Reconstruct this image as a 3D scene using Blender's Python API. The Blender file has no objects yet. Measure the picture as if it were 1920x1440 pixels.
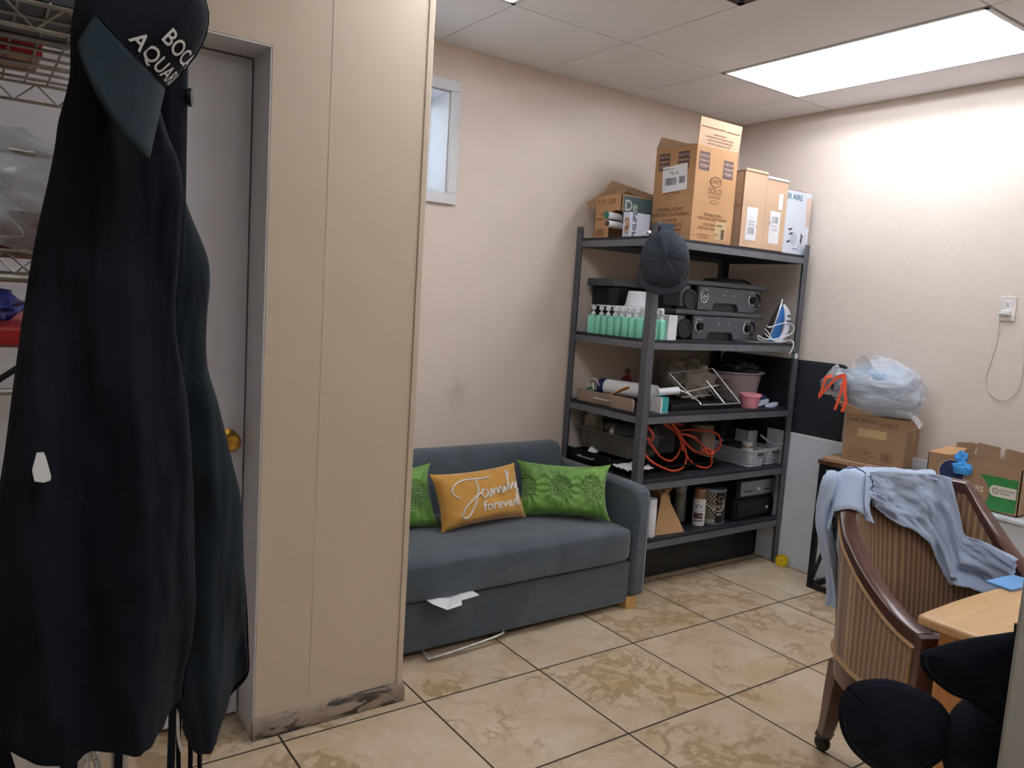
import bpy, bmesh, math, random
from math import sin, cos, pi, radians, sqrt, atan2
from mathutils import Vector, Matrix, noise
random.seed(7)
scn = bpy.context.scene
col = scn.collection
# ------------------------------------------------------------------ materials
def lin(h):
    if not isinstance(h, str): return tuple(h)
    v = [int(h[i:i+2], 16)/255 for i in (0, 2, 4)]
    return tuple(c/12.92 if c <= .04045 else ((c+.055)/1.055)**2.4 for c in v)
class G:
    """small node graph helper"""
    def __init__(s, name):
        s.m = bpy.data.materials.new(name); s.m.use_nodes = True
        s.t = s.m.node_tree; s.n = s.t.nodes; s.b = s.n['Principled BSDF']
    def link(s, a, b): s.t.links.new(a, b)
    def node(s, typ, ins=None, **kw):
        n = s.n.new(typ)
        for k, v in kw.items(): setattr(n, k, v)
        for k, v in (ins or {}).items():
            if hasattr(v, 'is_output'): s.link(v, n.inputs[k])
            else: n.inputs[k].default_value = v
        return n
    def math(s, op, a, b=0.0, c=0.0):
        n = s.n.new('ShaderNodeMath'); n.operation = op
        for i, v in enumerate((a, b, c)):
            if hasattr(v, 'is_output'): s.link(v, n.inputs[i])
            else: n.inputs[i].default_value = v
        return n.outputs[0]
    def co(s, kind='Object'): return s.node('ShaderNodeTexCoord').outputs[kind]
    def noise(s, scale, detail=3, rough=.5, vec=None, dist=0):
        n = s.node('ShaderNodeTexNoise', {'Scale': scale, 'Detail': detail, 'Roughness': rough, 'Distortion': dist})
        s.link(vec if vec is not None else s.co(), n.inputs['Vector']); return n.outputs['Fac']
    def ramp(s, fac, stops):
        n = s.n.new('ShaderNodeValToRGB'); e = n.color_ramp.elements
        while len(e) < len(stops): e.new(.5)
        for el, (p, c) in zip(e, stops):
            el.position = p; c = lin(c); el.color = (*c[:3], 1)
        s.link(fac, n.inputs[0]); return n.outputs[0]
    def mix(s, fac, a, b, blend='MIX'):
        n = s.n.new('ShaderNodeMix'); n.data_type = 'RGBA'; n.blend_type = blend
        for i, v in ((0, fac), (6, a), (7, b)):
            if hasattr(v, 'is_output'): s.link(v, n.inputs[i])
            else: n.inputs[i].default_value = v if i == 0 else (*lin(v)[:3], 1)
        return n.outputs[2]
    def set(s, **kw):
        for k, v in kw.items():
            k = k.replace('_', ' ')
            if hasattr(v, 'is_output'): s.link(v, s.b.inputs[k])
            else: s.b.inputs[k].default_value = v
        return s
    def bump(s, h, strength=.3, dist=.01):
        n = s.node('ShaderNodeBump', {'Strength': strength, 'Distance': dist}); s.link(h, n.inputs['Height'])
        s.link(n.outputs[0], s.b.inputs['Normal']); return s
def mat(name, c, rough=.6, metal=0, var=.12, scale=8, bump=0, bscale=80, spec=.4, **kw):
    g = G(name); c = lin(c)
    lo = tuple(x*(1-var) for x in c); hi = tuple(min(1, x*(1+var)) for x in c)
    g.set(Base_Color=g.ramp(g.noise(scale, 4), [(.3, lo), (.7, hi)]), Roughness=rough, Metallic=metal)
    g.b.inputs['Specular IOR Level'].default_value = spec
    if bump: g.bump(g.noise(bscale, 4), bump, .004)
    for k, v in kw.items(): g.b.inputs[k.replace('_', ' ')].default_value = v
    return g.m
MT = {}
MT['dark_metal'] = mat('dark grey hammered steel', '55565b', .5, .25, .1, 30, .12, 300)
MT['beam_face'] = mat('grey steel beam', '66686e', .45, .35, .1, 25, .1, 200)
MT['black_board'] = mat('black laminate board', '1d1f26', .55, 0, .3, 12, .05, 200)
MT['chrome'] = mat('chrome wire', 'd8d8dc', .3, .7, .04)
MT['dull_chrome'] = mat('worn zinc wire', 'a09c94', .42, .7, .2, 40)
MT['cardboard'] = mat('brown cardboard', 'b08863', .85, 0, .06, 6, .05, 60, .2)
MT['cardboard_pale'] = mat('pale cardboard', 'c6a78c', .85, 0, .06, 6, .05, 60, .2)
MT['cardboard_dark'] = mat('dull cardboard', '977a60', .85, 0, .07, 6, .05, 60, .2)
MT['cardboard_in'] = mat('inside of cardboard', '84664c', .9, 0, .1, 6)
MT['ink'] = mat('dark brown print', '6a4630', .8, 0, .05)
MT['ink_purple'] = mat('dark plum print', '5d4a4c', .8, 0, .1, 30)
MT['ink_black'] = mat('black print', '222228', .7, 0, .1)
MT['paper'] = mat('white paper', 'e6e6e8', .8, 0, .03, 10, .08, 30)
MT['paper_grey'] = mat('grey barcode print', '8d8d92', .8, 0, .15, 60)
MT['white_plastic'] = mat('white plastic', 'e4e6ec', .4, 0, .03)
MT['white_gloss'] = mat('glossy white panel', 'd5dde6', .18, 0, .03)
MT['white_paint'] = mat('white gloss paint', 'd2d2d6', .4, 0, .05, 5)
MT['black_plastic'] = mat('black plastic', '17181c', .38, 0, .2)
MT['black_matte'] = mat('matte black enamel', '484a50', .5, 0, .1, 20)
MT['black_bag'] = mat('black bin bag', '2e2e33', .25, 0, .2, 20, .6, 14)
MT['black_iron'] = mat('black powder coated steel', '131519', .45, .2, .2)
MT['navy_cloth'] = mat('black navy twill', '14171f', .9, 0, .25, 14, .25, 400, .15)
MT['navy_cloth2'] = mat('washed black navy cotton', '1b2228', .9, 0, .3, 9, .25, 350, .2)
MT['cap_black'] = mat('black felted cap cloth', '141722', .9, 0, .25, 30, .3, 300, .2)
MT['cap_brim'] = mat('lit tone cap brim cloth', '27333b', .85, 0, .2, 30, .3, 400, .2)  # lighter than the crown: light falling on the brim put into its colour
MT['grey_cap'] = mat('charcoal cap cloth', '30353d', .85, 0, .15, 40, .3, 300, .2)
MT['thread'] = mat('white embroidery', 'dcdcdc', .8, 0, .06)
MT['green_cap'] = mat('green plastic cap', '2f6b57', .5)
MT['gold'] = mat('polished brass', 'b8933f', .25, 1, .08)
MT['wood_leg'] = mat('light birch wood', 'c89a62', .5, 0, .12, 20)
MT['orange'] = mat('orange rubber cord', 'c4492f', .5, 0, .1, 20)
MT['orange_ribbon'] = mat('orange plastic drawstring', 'e0573a', .4, 0, .1, 20)
MT['blue_glove'] = mat('blue nitrile', '3f9be0', .5, 0, .15, 30, .5, 50)
MT['pink'] = mat('pink plastic', 'd9909f', .45, 0, .05)
MT['teal'] = mat('teal card', '3a9aa2', .6)
MT['yellow'] = mat('yellow plastic', 'd9bd22', .4, 0, .06)
MT['red'] = mat('red plastic', 'a82a2a', .4, 0, .15)
MT['dark_red'] = mat('dark red plastic', '5c1a1c', .4, 0, .3, 30)
MT['steel'] = mat('brushed steel', '9a9ca2', .35, .8, .1, 40)
MT['grey_plastic'] = mat('light grey plastic', 'b9bcc6', .5, 0, .05, 10)
MT['beige_plastic'] = mat('milky beige plastic', 'a89a8c', .4, 0, .08, 10)
MT['grey_dark'] = mat('dark grey card', '4a4b50', .7)
MT['bucket'] = mat('dusty mauve plastic', 'b5a7a8', .45, 0, .08, 6)
MT['smoke'] = mat('smoky clear plastic', '6d6a62', .25, 0, .15, 10, Alpha=.55)
MT['foil'] = mat('crinkled foil', '8f8b80', .3, .6, .2, 20, .5, 20)
MT['cloth_grey'] = mat('grey taupe cloth', '9a9288', .9, 0, .15, 12, .5, 25)
MT['blue_iron'] = mat('blue translucent plastic', '2f66a4', .25, 0, .12, 10)
MT['spoon'] = mat('bamboo', 'c08a48', .6, 0, .1, 30)
MT['navy_plastic'] = mat('navy plastic', '26305c', .45, 0, .15)
MT['tan_paint'] = mat('tan spray cap', '8c674e', .45)
MT['brown_front'] = mat('brown drawer front', '8c7867', .6, 0, .08, 10)
MT['mud'] = mat('chocolate', '4b342c', .6, 0, .2, 30)
MT['blue_print'] = mat('blue print', '234a8c', .6)
MT['green_print'] = mat('green printed card', '2d7a3c', .7, 0, .18, 60)
MT['slate_print'] = mat('slate green print', '4c5e63', .8, 0, .05)
MT['blue_card'] = mat('blue folder', '6aa0d8', .5)
MT['shirt'] = mat('pale blue cotton', 'b3c3dc', .85, 0, .05, 14, .25, 120, .2)
MT['piping_blue'] = mat('navy piping', '39456c', .8)
MT['vent'] = mat('dark grey vent', '4a4d50', .6, .2)
MT['tape'] = mat('pale tape', 'b49a74', .3, 0, .06)
MT['magenta'] = mat('magenta card', '8c2f4c', .6)
MT['teal_print'] = mat('teal print', '2e6f78', .6)
MT['jar_amber'] = mat('amber contents', '8c7443', .3, 0, .2, 30)
MT['lens_glass'] = mat('window glass', 'ffffff', .03, 0, 0, Transmission_Weight=1.0)
MT['grout_bar'] = mat('pale grey bar', 'b8b8c0', .4)
def m_bottle():
    g = G('green soap'); g.set(Base_Color=g.ramp(g.noise(10, 2), [(.2, '8ae8c6'), (.8, 'b4f7e0')]), Roughness=.12)
    g.b.inputs['Transmission Weight'].default_value = .3; g.b.inputs['IOR'].default_value = 1.2; return g.m
MT['soap'] = m_bottle()
def m_clear(name, c, alpha, rough=.15, bump=.5, sc=9):
    g = G(name); g.set(Base_Color=(*lin(c), 1), Roughness=rough)
    n = g.noise(sc, 5, .6, g.node('ShaderNodeMapping', {'Scale': (1, .5, 1.6), 'Vector': g.co()}).outputs[0], .8)
    g.set(Alpha=g.ramp(n, [(.3, (alpha*.6,)*3), (.75, (min(1, alpha*1.35),)*3)])); g.bump(n, bump, .02); return g.m
MT['film'] = m_clear('clear cellophane', 'b9bec4', .5)
MT['bag_white'] = m_clear('white bin liner film', 'e8edf5', .45, .3, 1.0, 11)
def m_wall(name, c, dirt=None, bump=.25):
    g = G(name); c = lin(c); n = g.noise(1.6, 4)
    base = g.ramp(n, [(.3, tuple(x*.96 for x in c)), (.7, tuple(min(1, x*1.04) for x in c))])
    if dirt:
        sx = g.node('ShaderNodeSeparateXYZ', {0: g.co()})
        # scuff marks low on the wall above the sofa
        dx = g.math('DIVIDE', g.math('SUBTRACT', sx.outputs[0], dirt[0]), .16)
        dz = g.math('DIVIDE', g.math('SUBTRACT', sx.outputs[2], dirt[1]), .26)
        r = g.math('SQRT', g.math('ADD', g.math('MULTIPLY', dx, dx), g.math('MULTIPLY', dz, dz)))
        f = g.math('MULTIPLY', g.math('SUBTRACT', 1.0, r), g.noise(26, 6, .7))
        f = g.math('MULTIPLY', g.math('MAXIMUM', g.math('SUBTRACT', f, .28), 0), 1.0)
        base = g.mix(f, base, '7d6a58')
    g.set(Base_Color=base, Roughness=.55); g.b.inputs['Specular IOR Level'].default_value = .3
    h = g.math('ADD', g.noise(5, 5, .6, None, .8), g.math('MULTIPLY', g.noise(60, 3), .25))
    g.bump(h, bump, .012); return g.m
MT['wall'] = m_wall('cream painted plaster', 'd8cabe', (-1.95, .95))
MT['wall2'] = m_wall('cream painted plaster on block', 'dcd0c6')
MT['panel'] = m_wall('cream painted board toned for shade', 'c3b39f', None, .06)  # same cream paint, colour darkened for the dimmer light on the partition
MT['ceiling'] = m_wall('white ceiling board', 'f0f1f6', None, .08)
def m_floor():
    g = G('travertine look floor tiles'); s = .5072; co = g.co()
    sx = g.node('ShaderNodeSeparateXYZ', {0: co})
    u = g.math('DIVIDE', g.math('SUBTRACT', sx.outputs[0], -2.6251), s)
    v = g.math('DIVIDE', g.math('SUBTRACT', sx.outputs[1], -1.0035), s)
    fu, fv = g.math('FRACT', g.math('ADD', u, 40)), g.math('FRACT', g.math('ADD', v, 40))
    def edge(f): return g.math('MINIMUM', f, g.math('SUBTRACT', 1.0, f))
    e = g.math('MINIMUM', edge(fu), edge(fv))
    grout = g.math('LESS_THAN', e, .0072)
    cell = g.node('ShaderNodeCombineXYZ', {0: g.math('FLOOR', u), 1: g.math('FLOOR', v)})
    wn = g.node('ShaderNodeTexWhiteNoise', {'Vector': cell.outputs[0]})
    off = g.node('ShaderNodeVectorMath', {0: wn.outputs['Color'], 1: (9, 9, 9)}, operation='MULTIPLY')
    p = g.node('ShaderNodeVectorMath', {0: co, 1: off.outputs[0]}, operation='ADD').outputs[0]
    n1 = g.noise(5.5, 8, .68, p, .5); n2 = g.noise(3.4, 9, .68, p, .35); n3 = g.noise(1.7, 3, .5, p)
    base = g.ramp(n1, [(.28, 'b09a7a'), (.5, 'c6b297'), (.72, 'd3c2aa')])
    vein = g.math('SUBTRACT', 1.0, g.math('MULTIPLY', g.math('ABSOLUTE', g.math('SUBTRACT', n2, .5)), 22))
    vein = g.math('MULTIPLY', g.math('MAXIMUM', vein, 0), g.math('MAXIMUM', g.math('MULTIPLY', g.math('SUBTRACT', n3, .44), 6), 0))
    base = g.mix(g.math('MINIMUM', vein, .62), base, '84693c')
    blot = g.math('MAXIMUM', g.math('MULTIPLY', g.math('SUBTRACT', n3, .55), 2.6), 0)
    base = g.mix(g.math('MINIMUM', blot, .4), base, 'ab8a58')
    g.set(Base_Color=g.mix(grout, base, '2c2018'), Roughness=g.math('ADD', .3, g.math('MULTIPLY', grout, .5)))
    h = g.math('ADD', g.math('MULTIPLY', g.math('SUBTRACT', 1.0, grout), 1.0), g.math('MULTIPLY', n2, .08))
    g.bump(h, .25, .003); return g.m
MT['floor'] = m_floor()
def m_sofa():
    g = G('slate blue sofa twill'); n = g.noise(5, 5, .6, None, .6); w = g.noise(350, 2)
    base = g.ramp(n, [(.3, '3e464d'), (.7, '4e575f')])
    sx = g.node('ShaderNodeSeparateXYZ', {0: g.co()})
    # worn dark sitting patch in the middle of the seat
    dx = g.math('DIVIDE', g.math('SUBTRACT', sx.outputs[0], -1.93), .42)
    dy = g.math('DIVIDE', g.math('SUBTRACT', sx.outputs[1], -.56), .2)
    f = g.math('SUBTRACT', 1.15, g.math('SQRT', g.math('ADD', g.math('MULTIPLY', dx, dx), g.math('MULTIPLY', dy, dy))))
    f = g.math('MINIMUM', g.math('MAXIMUM', g.math('MULTIPLY', f, g.math('MULTIPLY', g.noise(9, 5, .7), 1.5)), 0), .8)
    g.set(Base_Color=g.mix(f, base, '32333a'), Roughness=.9); g.b.inputs['Specular IOR Level'].default_value = .2
    g.b.inputs['Sheen Weight'].default_value = .25
    g.bump(g.math('ADD', g.math('MULTIPLY', w, .4), g.noise(14, 4)), .25, .005); return g.m
MT['sofa'] = m_sofa()
def m_stripe():
    g = G('striped brown upholstery'); uv = g.co('UV'); s = g.node('ShaderNodeSeparateXYZ', {0: uv})
    u = g.math('MULTIPLY', s.outputs[0], 1.7)
    f1 = g.math('FRACT', u); f2 = g.math('FRACT', g.math('MULTIPLY', u, 4.0))
    a = g.mix(g.math('GREATER_THAN', f1, .55), '82624a', 'b0916c')
    b = g.mix(g.math('MULTIPLY', g.math('GREATER_THAN', f2, .62), .6), a, '4f3424')
    g.set(Base_Color=g.mix(g.math('MULTIPLY', g.noise(30, 3), .35), b, '6b4d38'), Roughness=.75); g.b.inputs['Sheen Weight'].default_value = .2
    return g.m
MT['stripe'] = m_stripe()
MT['stripe_light'] = mat('tan welt cord', 'a88660', .7, 0, .1, 60)
def m_wood(name, a, b, rough=.3, sc=(3, 40, 40)):
    g = G(name); mp = g.node('ShaderNodeMapping', {'Scale': sc, 'Vector': g.co()})
    n = g.noise(1.5, 5, .6, mp.outputs[0], .4)
    g.set(Base_Color=g.ramp(n, [(.3, a), (.7, b)]), Roughness=rough); g.bump(n, .05, .002); return g.m
MT['mahogany'] = m_wood('dark mahogany', '3b211b', '57332a', .28, (20, 20, 5))
MT['desk_top'] = m_wood('honey desk top', 'bd9463', 'cca67a', .32)
MT['desk_side'] = m_wood('orange desk side', 'a8703c', 'bf8650', .4, (30, 30, 3))
MT['table_top'] = m_wood('walnut laminate', '5e4030', '72503c', .45)
def m_pillow(name, a, b, centers=None, bump=.4):
    g = G(name); co = g.co('UV'); sx = g.node('ShaderNodeSeparateXYZ', {0: co})
    n = g.noise(6, 6, .6, None, .9)
    g.set(Base_Color=g.ramp(n, [(.3, a), (.72, b)]), Roughness=.5 if centers else .8)
    g.b.inputs['Sheen Weight'].default_value = .3
    h = n
    if centers:
        for (cx, cy, rad) in centers:
            dx = g.math('SUBTRACT', sx.outputs[0], cx); dy = g.math('MULTIPLY', g.math('SUBTRACT', sx.outputs[1], cy), .55)
            r = g.math('SQRT', g.math('ADD', g.math('MULTIPLY', dx, dx), g.math('MULTIPLY', dy, dy)))
            ins = g.math('MAXIMUM', g.math('SUBTRACT', 1.0, g.math('DIVIDE', r, rad)), 0)
            ins = g.math('MINIMUM', g.math('MULTIPLY', ins, 3), 1)
            vo = g.node('ShaderNodeTexVoronoi', {'Scale': 46.0, 'Vector': co})
            ang = g.math('ARCTAN2', dy, dx)
            ray = g.math('MULTIPLY', g.math('SINE', g.math('MULTIPLY', ang, 15)), g.math('MAXIMUM', g.math('SUBTRACT', 1.0, g.math('DIVIDE', r, rad*2.6)), 0))
            h = g.math('ADD', h, g.math('ADD', g.math('MULTIPLY', g.math('MULTIPLY', ins, vo.outputs['Distance']), 2.2),
                                        g.math('MULTIPLY', g.math('MULTIPLY', ray, g.math('SUBTRACT', 1.0, ins)), .22)))
    g.bump(h, bump, .02); return g.m
MT['pillow_green'] = m_pillow('green satin', '42701c', '649432', [(.06, .5, .12), (.44, .5, .13), (.80, .5, .15)], .7)
MT['pillow_gold'] = m_pillow('gold velvet', 'a8762a', 'c4923c', None, .25)
def m_base():
    g = G('rotting painted baseboard'); n = g.noise(9, 7, .7, None, 1.0); sx = g.node('ShaderNodeSeparateXYZ', {0: g.co()})
    st = g.noise(5, 5, .6, g.node('ShaderNodeMapping', {'Scale': (1, 1, 4), 'Vector': g.co()}).outputs[0], 1.5)
    c = g.ramp(n, [(.3, '75665a'), (.55, '90806f'), (.8, 'a39480')])
    d = g.math('MINIMUM', g.math('MAXIMUM', g.math('MULTIPLY', g.math('SUBTRACT', st, .53), 12), 0), .95)
    g.set(Base_Color=g.mix(d, c, '2a211d'), Roughness=.7); g.bump(st, .4, .01); return g.m
MT['baseboard'] = m_base()
def m_diamond():
    g = G('can with diamond plate print'); uv = g.co('UV'); mp = g.node('ShaderNodeMapping', {'Scale': (26, 7, 1), 'Rotation': (0, 0, 0), 'Vector': uv})
    s = g.node('ShaderNodeSeparateXYZ', {0: mp.outputs[0]})
    a = g.math('FRACT', g.math('ADD', s.outputs[0], s.outputs[1])); b = g.math('FRACT', g.math('SUBTRACT', s.outputs[0], s.outputs[1]))
    f = g.math('MULTIPLY', g.math('GREATER_THAN', a, .35), g.math('GREATER_THAN', b, .35))
    g.set(Base_Color=g.mix(f, '1d1d1f', g.mix(g.noise(40, 2), '7d7362', 'c9bfa8')), Roughness=.4); return g.m
MT['diamond'] = m_diamond()
def m_basket():
    g = G('woven look grey plastic'); w = g.node('ShaderNodeTexWave', {'Scale': 24.0, 'Distortion': .0, 'Vector': g.co()}, bands_direction='Z')
    g.set(Base_Color=g.ramp(w.outputs['Fac'], [(.1, 'a2a5b0'), (.6, 'c2c5cf')]), Roughness=.5); g.bump(w.outputs['Fac'], .5, .004); return g.m
MT['basket'] = m_basket()
def m_emit(name, c, k):
    g = G(name); g.set(Base_Color=(*lin(c), 1)); g.b.inputs['Emission Color'].default_value = (*lin(c), 1)
    g.b.inputs['Emission Strength'].default_value = k; return g.m
TUBE = 46.0
SKY = 4.0
EXPO = 0.3
CORD = [[(-1.15, -0.5, 0.801), (-1.055, -0.491, 0.717), (-0.981, -0.482, 0.66), (-0.897, -0.473, 0.635), (-0.835, -0.464, 0.669), (-0.81, -0.456, 0.739), (-0.84, -0.447, 0.796), (-0.897, -0.438, 0.835), (-0.968, -0.429, 0.842), (-1.074, -0.42, 0.825)], [(-1.179, -0.54, 0.713), (-1.082, -0.526, 0.648), (-0.924, -0.511, 0.591), (-0.829, -0.497, 0.598), (-0.791, -0.483, 0.647), (-0.809, -0.469, 0.721), (-0.867, -0.454, 0.785), (-0.938, -0.44, 0.825)], [(-0.947, -0.44, 0.834), (-0.84, -0.457, 0.775), (-0.791, -0.473, 0.668), (-0.739, -0.49, 0.61), (-0.661, -0.507, 0.586), (-0.632, -0.523, 0.609), (-0.669, -0.54, 0.674)], [(-0.802, -0.42, 0.781), (-0.697, -0.431, 0.784), (-0.524, -0.443, 0.76), (-0.488, -0.454, 0.696), (-0.567, -0.466, 0.655), (-0.69, -0.477, 0.665), (-0.793, -0.489, 0.712), (-0.888, -0.5, 0.788)], [(-0.83, -0.44, 0.774), (-0.733, -0.46, 0.753), (-0.678, -0.48, 0.715), (-0.622, -0.5, 0.672)], [(-1.106, -0.45, 0.851), (-0.954, -0.433, 0.85), (-0.845, -0.417, 0.826), (-0.746, -0.4, 0.807)], [(-1.14, -0.52, 0.837), (-1.097, -0.52, 0.794), (-1.102, -0.52, 0.764), (-1.134, -0.52, 0.782)], [(-0.921, -0.46, 0.845), (-0.87, -0.467, 0.798), (-0.832, -0.473, 0.729), (-0.825, -0.48, 0.686)], [(-0.721, -0.52, 0.694), (-0.656, -0.522, 0.669), (-0.634, -0.524, 0.68), (-0.699, -0.526, 0.699), (-0.671, -0.528, 0.663), (-0.631, -0.53, 0.669)]]
# ------------------------------------------------------------------ mesh helpers
_txt = {}
def text_geo(s):
    if s not in _txt:
        cu = bpy.data.curves.new('t', 'FONT'); cu.body = s; cu.size = 1; cu.resolution_u = 3; cu.offset = .014
        cu.align_x = 'CENTER'; cu.align_y = 'CENTER'
        o = bpy.data.objects.new('t', cu); col.objects.link(o)
        bpy.context.view_layer.update()
        me = o.evaluated_get(bpy.context.evaluated_depsgraph_get()).to_mesh()
        _txt[s] = ([v.co.copy() for v in me.vertices], [list(p.vertices) for p in me.polygons])
        bpy.data.objects.remove(o); bpy.data.curves.remove(cu)
    return _txt[s]
class M:
    def __init__(s): s.v = []; s.f = []; s.mi = []; s.uv = []; s.k = 0
    def face(s, idx, uv=None): s.f.append(list(idx)); s.mi.append(s.k); s.uv.append(uv)
    def mat(s, k): s.k = k; return s
    def add(s, vs): n = len(s.v); s.v += [Vector(v) for v in vs]; return n
    def box(s, c, d, rz=0, rx=0, ry=0):
        R = Matrix.Rotation(rz, 3, 'Z') @ Matrix.Rotation(ry, 3, 'Y') @ Matrix.Rotation(rx, 3, 'X'); c = Vector(c)
        n = s.add([c + R @ Vector((x*d[0]/2, y*d[1]/2, z*d[2]/2)) for z in (-1, 1) for y in (-1, 1) for x in (-1, 1)])
        for q in ((0, 2, 3, 1), (4, 5, 7, 6), (0, 1, 5, 4), (2, 6, 7, 3), (0, 4, 6, 2), (1, 3, 7, 5)): s.face([n+i for i in q])
        return s
    def bb(s, x0, x1, y0, y1, z0, z1): return s.box(((x0+x1)/2, (y0+y1)/2, (z0+z1)/2), (abs(x1-x0), abs(y1-y0), abs(z1-z0)))
    def loft(s, rings, cap=True, closed=True, uvs=False):
        n = len(rings[0]); b = s.add([p for r in rings for p in r]); L = len(rings)
        for i in range(L-1):
            for j in range(n if closed else n-1):
                k = (j+1) % n
                uv = None
                if uvs: uv = [(j/n, i/(L-1)), ((j+1)/n, i/(L-1)), ((j+1)/n, (i+1)/(L-1)), (j/n, (i+1)/(L-1))]
                s.face([b+i*n+j, b+i*n+k, b+(i+1)*n+k, b+(i+1)*n+j], uv)
        if cap and closed:
            s.face([b+j for j in range(n)][::-1]); s.face([b+(L-1)*n+j for j in range(n)])
        return s
    def tube(s, pts, r, seg=8, closed=False, cap=True):
        pts = [Vector(p) for p in pts]; rr = r if isinstance(r, (list, tuple)) else [r]*len(pts)
        N = len(pts); rings = []; up = None
        for i, p in enumerate(pts):
            if closed: t = pts[(i+1) % N]-pts[i-1]
            else: t = pts[min(i+1, N-1)]-pts[max(i-1, 0)]
            t.normalize()
            if up is None: up = Vector((0, 0, 1)) if abs(t.z) < .9 else Vector((1, 0, 0))
            a = t.cross(up)
            if a.length < 1e-5: a = t.orthogonal()
            a.normalize(); b = a.cross(t).normalized(); up = b
            rings.append([p + a*rr[i]*cos(2*pi*k/seg) + b*rr[i]*sin(2*pi*k/seg) for k in range(seg)])
        if closed: rings.append(rings[0])
        return s.loft(rings, cap and not closed)
    def lathe(s, c, prof, seg=24, axis=None, sy=1, uvs=False):
        c = Vector(c); ax = Vector(axis).normalized() if axis else Vector((0, 0, 1))
        q = Vector((0, 0, 1)).rotation_difference(ax)
        return s.loft([[c + q @ Vector((r*cos(2*pi*k/seg), r*sy*sin(2*pi*k/seg), z)) for k in range(seg)] for r, z in prof], True, True, uvs)
    def grid(s, fn, nu, nv, uvf=None, flip=False):
        b = s.add([fn(i/nu, j/nv) for j in range(nv+1) for i in range(nu+1)])
        for j in range(nv):
            for i in range(nu):
                q = [(i, j), (i+1, j), (i+1, j+1), (i, j+1)]
                if flip: q = q[::-1]
                s.face([b+y*(nu+1)+x for x, y in q], [(uvf or (lambda u, v: (u, v)))(x/nu, y/nv) for x, y in q])
        return s
    def prism(s, pts, d):
        """polygon of 3-D points pushed along vector d"""
        d = Vector(d); pts = [Vector(p) for p in pts]; n = len(pts)
        b = s.add(pts + [p+d for p in pts])
        s.face(list(range(b, b+n))); s.face([b+n+i for i in range(n)][::-1])
        for i in range(n): s.face([b+i, b+n+i, b+n+(i+1) % n, b+(i+1) % n])
        return s
    def text(s, t, o, xd, yd, size):
        vs, fs = text_geo(t); o = Vector(o); xd = Vector(xd).normalized(); yd = Vector(yd).normalized()
        b = s.add([o + xd*(v.x*size) + yd*(v.y*size) for v in vs])
        for f in fs: s.face([b+i for i in f])
        return s
    def quad(s, o, xd, yd, w, h):
        o = Vector(o); xd = Vector(xd).normalized(); yd = Vector(yd).normalized()
        b = s.add([o+xd*(a*w/2)+yd*(c*h/2) for a, c in ((-1, -1), (1, -1), (1, 1), (-1, 1))]); s.face([b, b+1, b+2, b+3]); return s
def obj(name, m, mats, parent=None, smooth=35, bevel=0, sub=0, solid=0, world=True):
    if not isinstance(mats, (list, tuple)): mats = [mats]
    me = bpy.data.meshes.new(name)
    inv = None
    if parent is not None and world:
        inv = wm(parent).inverted()
    vs = [(inv @ v if inv else v) for v in m.v]
    me.from_pydata(vs, [], m.f)
    for k in mats: me.materials.append(MT[k] if isinstance(k, str) else k)
    me.polygons.foreach_set('material_index', m.mi)
    if any(u for u in m.uv):
        ul = me.uv_layers.new(name='UVMap'); i = 0
        for f, u in zip(m.f, m.uv):
            for j in range(len(f)):
                if u: ul.data[i].uv = u[j]
                i += 1
    me.validate(); bm = bmesh.new(); bm.from_mesh(me)
    if not getattr(m, 'keep', False): bmesh.ops.recalc_face_normals(bm, faces=bm.faces)
    bm.to_mesh(me); bm.free()
    if smooth:
        me.polygons.foreach_set('use_smooth', [True]*len(me.polygons)); me.set_sharp_from_angle(angle=radians(smooth))
    o = bpy.data.objects.new(name, me); col.objects.link(o)
    if parent is not None: o.parent = parent
    if solid:
        d = o.modifiers.new('thick', 'SOLIDIFY'); d.thickness = solid; d.offset = 0
    if bevel:
        b = o.modifiers.new('bevel', 'BEVEL'); b.width = bevel; b.segments = 2; b.limit_method = 'ANGLE'; b.angle_limit = radians(50)
    if sub:
        d = o.modifiers.new('sub', 'SUBSURF'); d.levels = sub; d.render_levels = sub
    return o
def wm(o):
    M_ = Matrix.Translation(o.location) @ o.rotation_euler.to_matrix().to_4x4()
    return (wm(o.parent) @ M_) if o.parent else M_
def thing(name, label, cat, loc=(0, 0, 0), group=None, rz=0):
    o = bpy.data.objects.new(name, None); col.objects.link(o); o.empty_display_size = .05
    o.location = loc; o.rotation_euler = (0, 0, rz); return tag(o, label, cat, group)
def tag(o, label, cat, group=None):
    o['label'] = label; o['category'] = cat
    if group: o['group'] = group
    return o
def struct(o): o['kind'] = 'structure'; return o
def dup(root, loc, rz=None, label=None):
    r = root.copy(); col.objects.link(r); r.location = loc
    if rz is not None: r.rotation_euler = (0, 0, rz)
    if label: r['label'] = label
    for ch in list(root.children):
        c = ch.copy(); col.objects.link(c); c.parent = r
        for g in list(ch.children):
            d = g.copy(); col.objects.link(d); d.parent = c
    return r
def cr(pts, n=8, closed=False):
    """smooth curve through points"""
    P = [Vector(p) for p in pts]; N = len(P); out = []
    for i in range(N if closed else N-1):
        if closed: a, b, c, d = P[i-1], P[i], P[(i+1) % N], P[(i+2) % N]
        else: a, b, c, d = P[max(i-1, 0)], P[i], P[i+1], P[min(i+2, N-1)]
        for k in range(n):
            t = k/n; out.append(.5*((2*b)+(c-a)*t+(2*a-5*b+4*c-d)*t*t+(3*b-a-3*c+d)*t**3))
    if not closed: out.append(P[-1])
    return out
def nz(p, s, seed=0): return noise.fractal(Vector(p)*s + Vector((seed*7.1, seed*3.3, seed*1.7)), 1.0, 2.0, 4)
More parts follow.
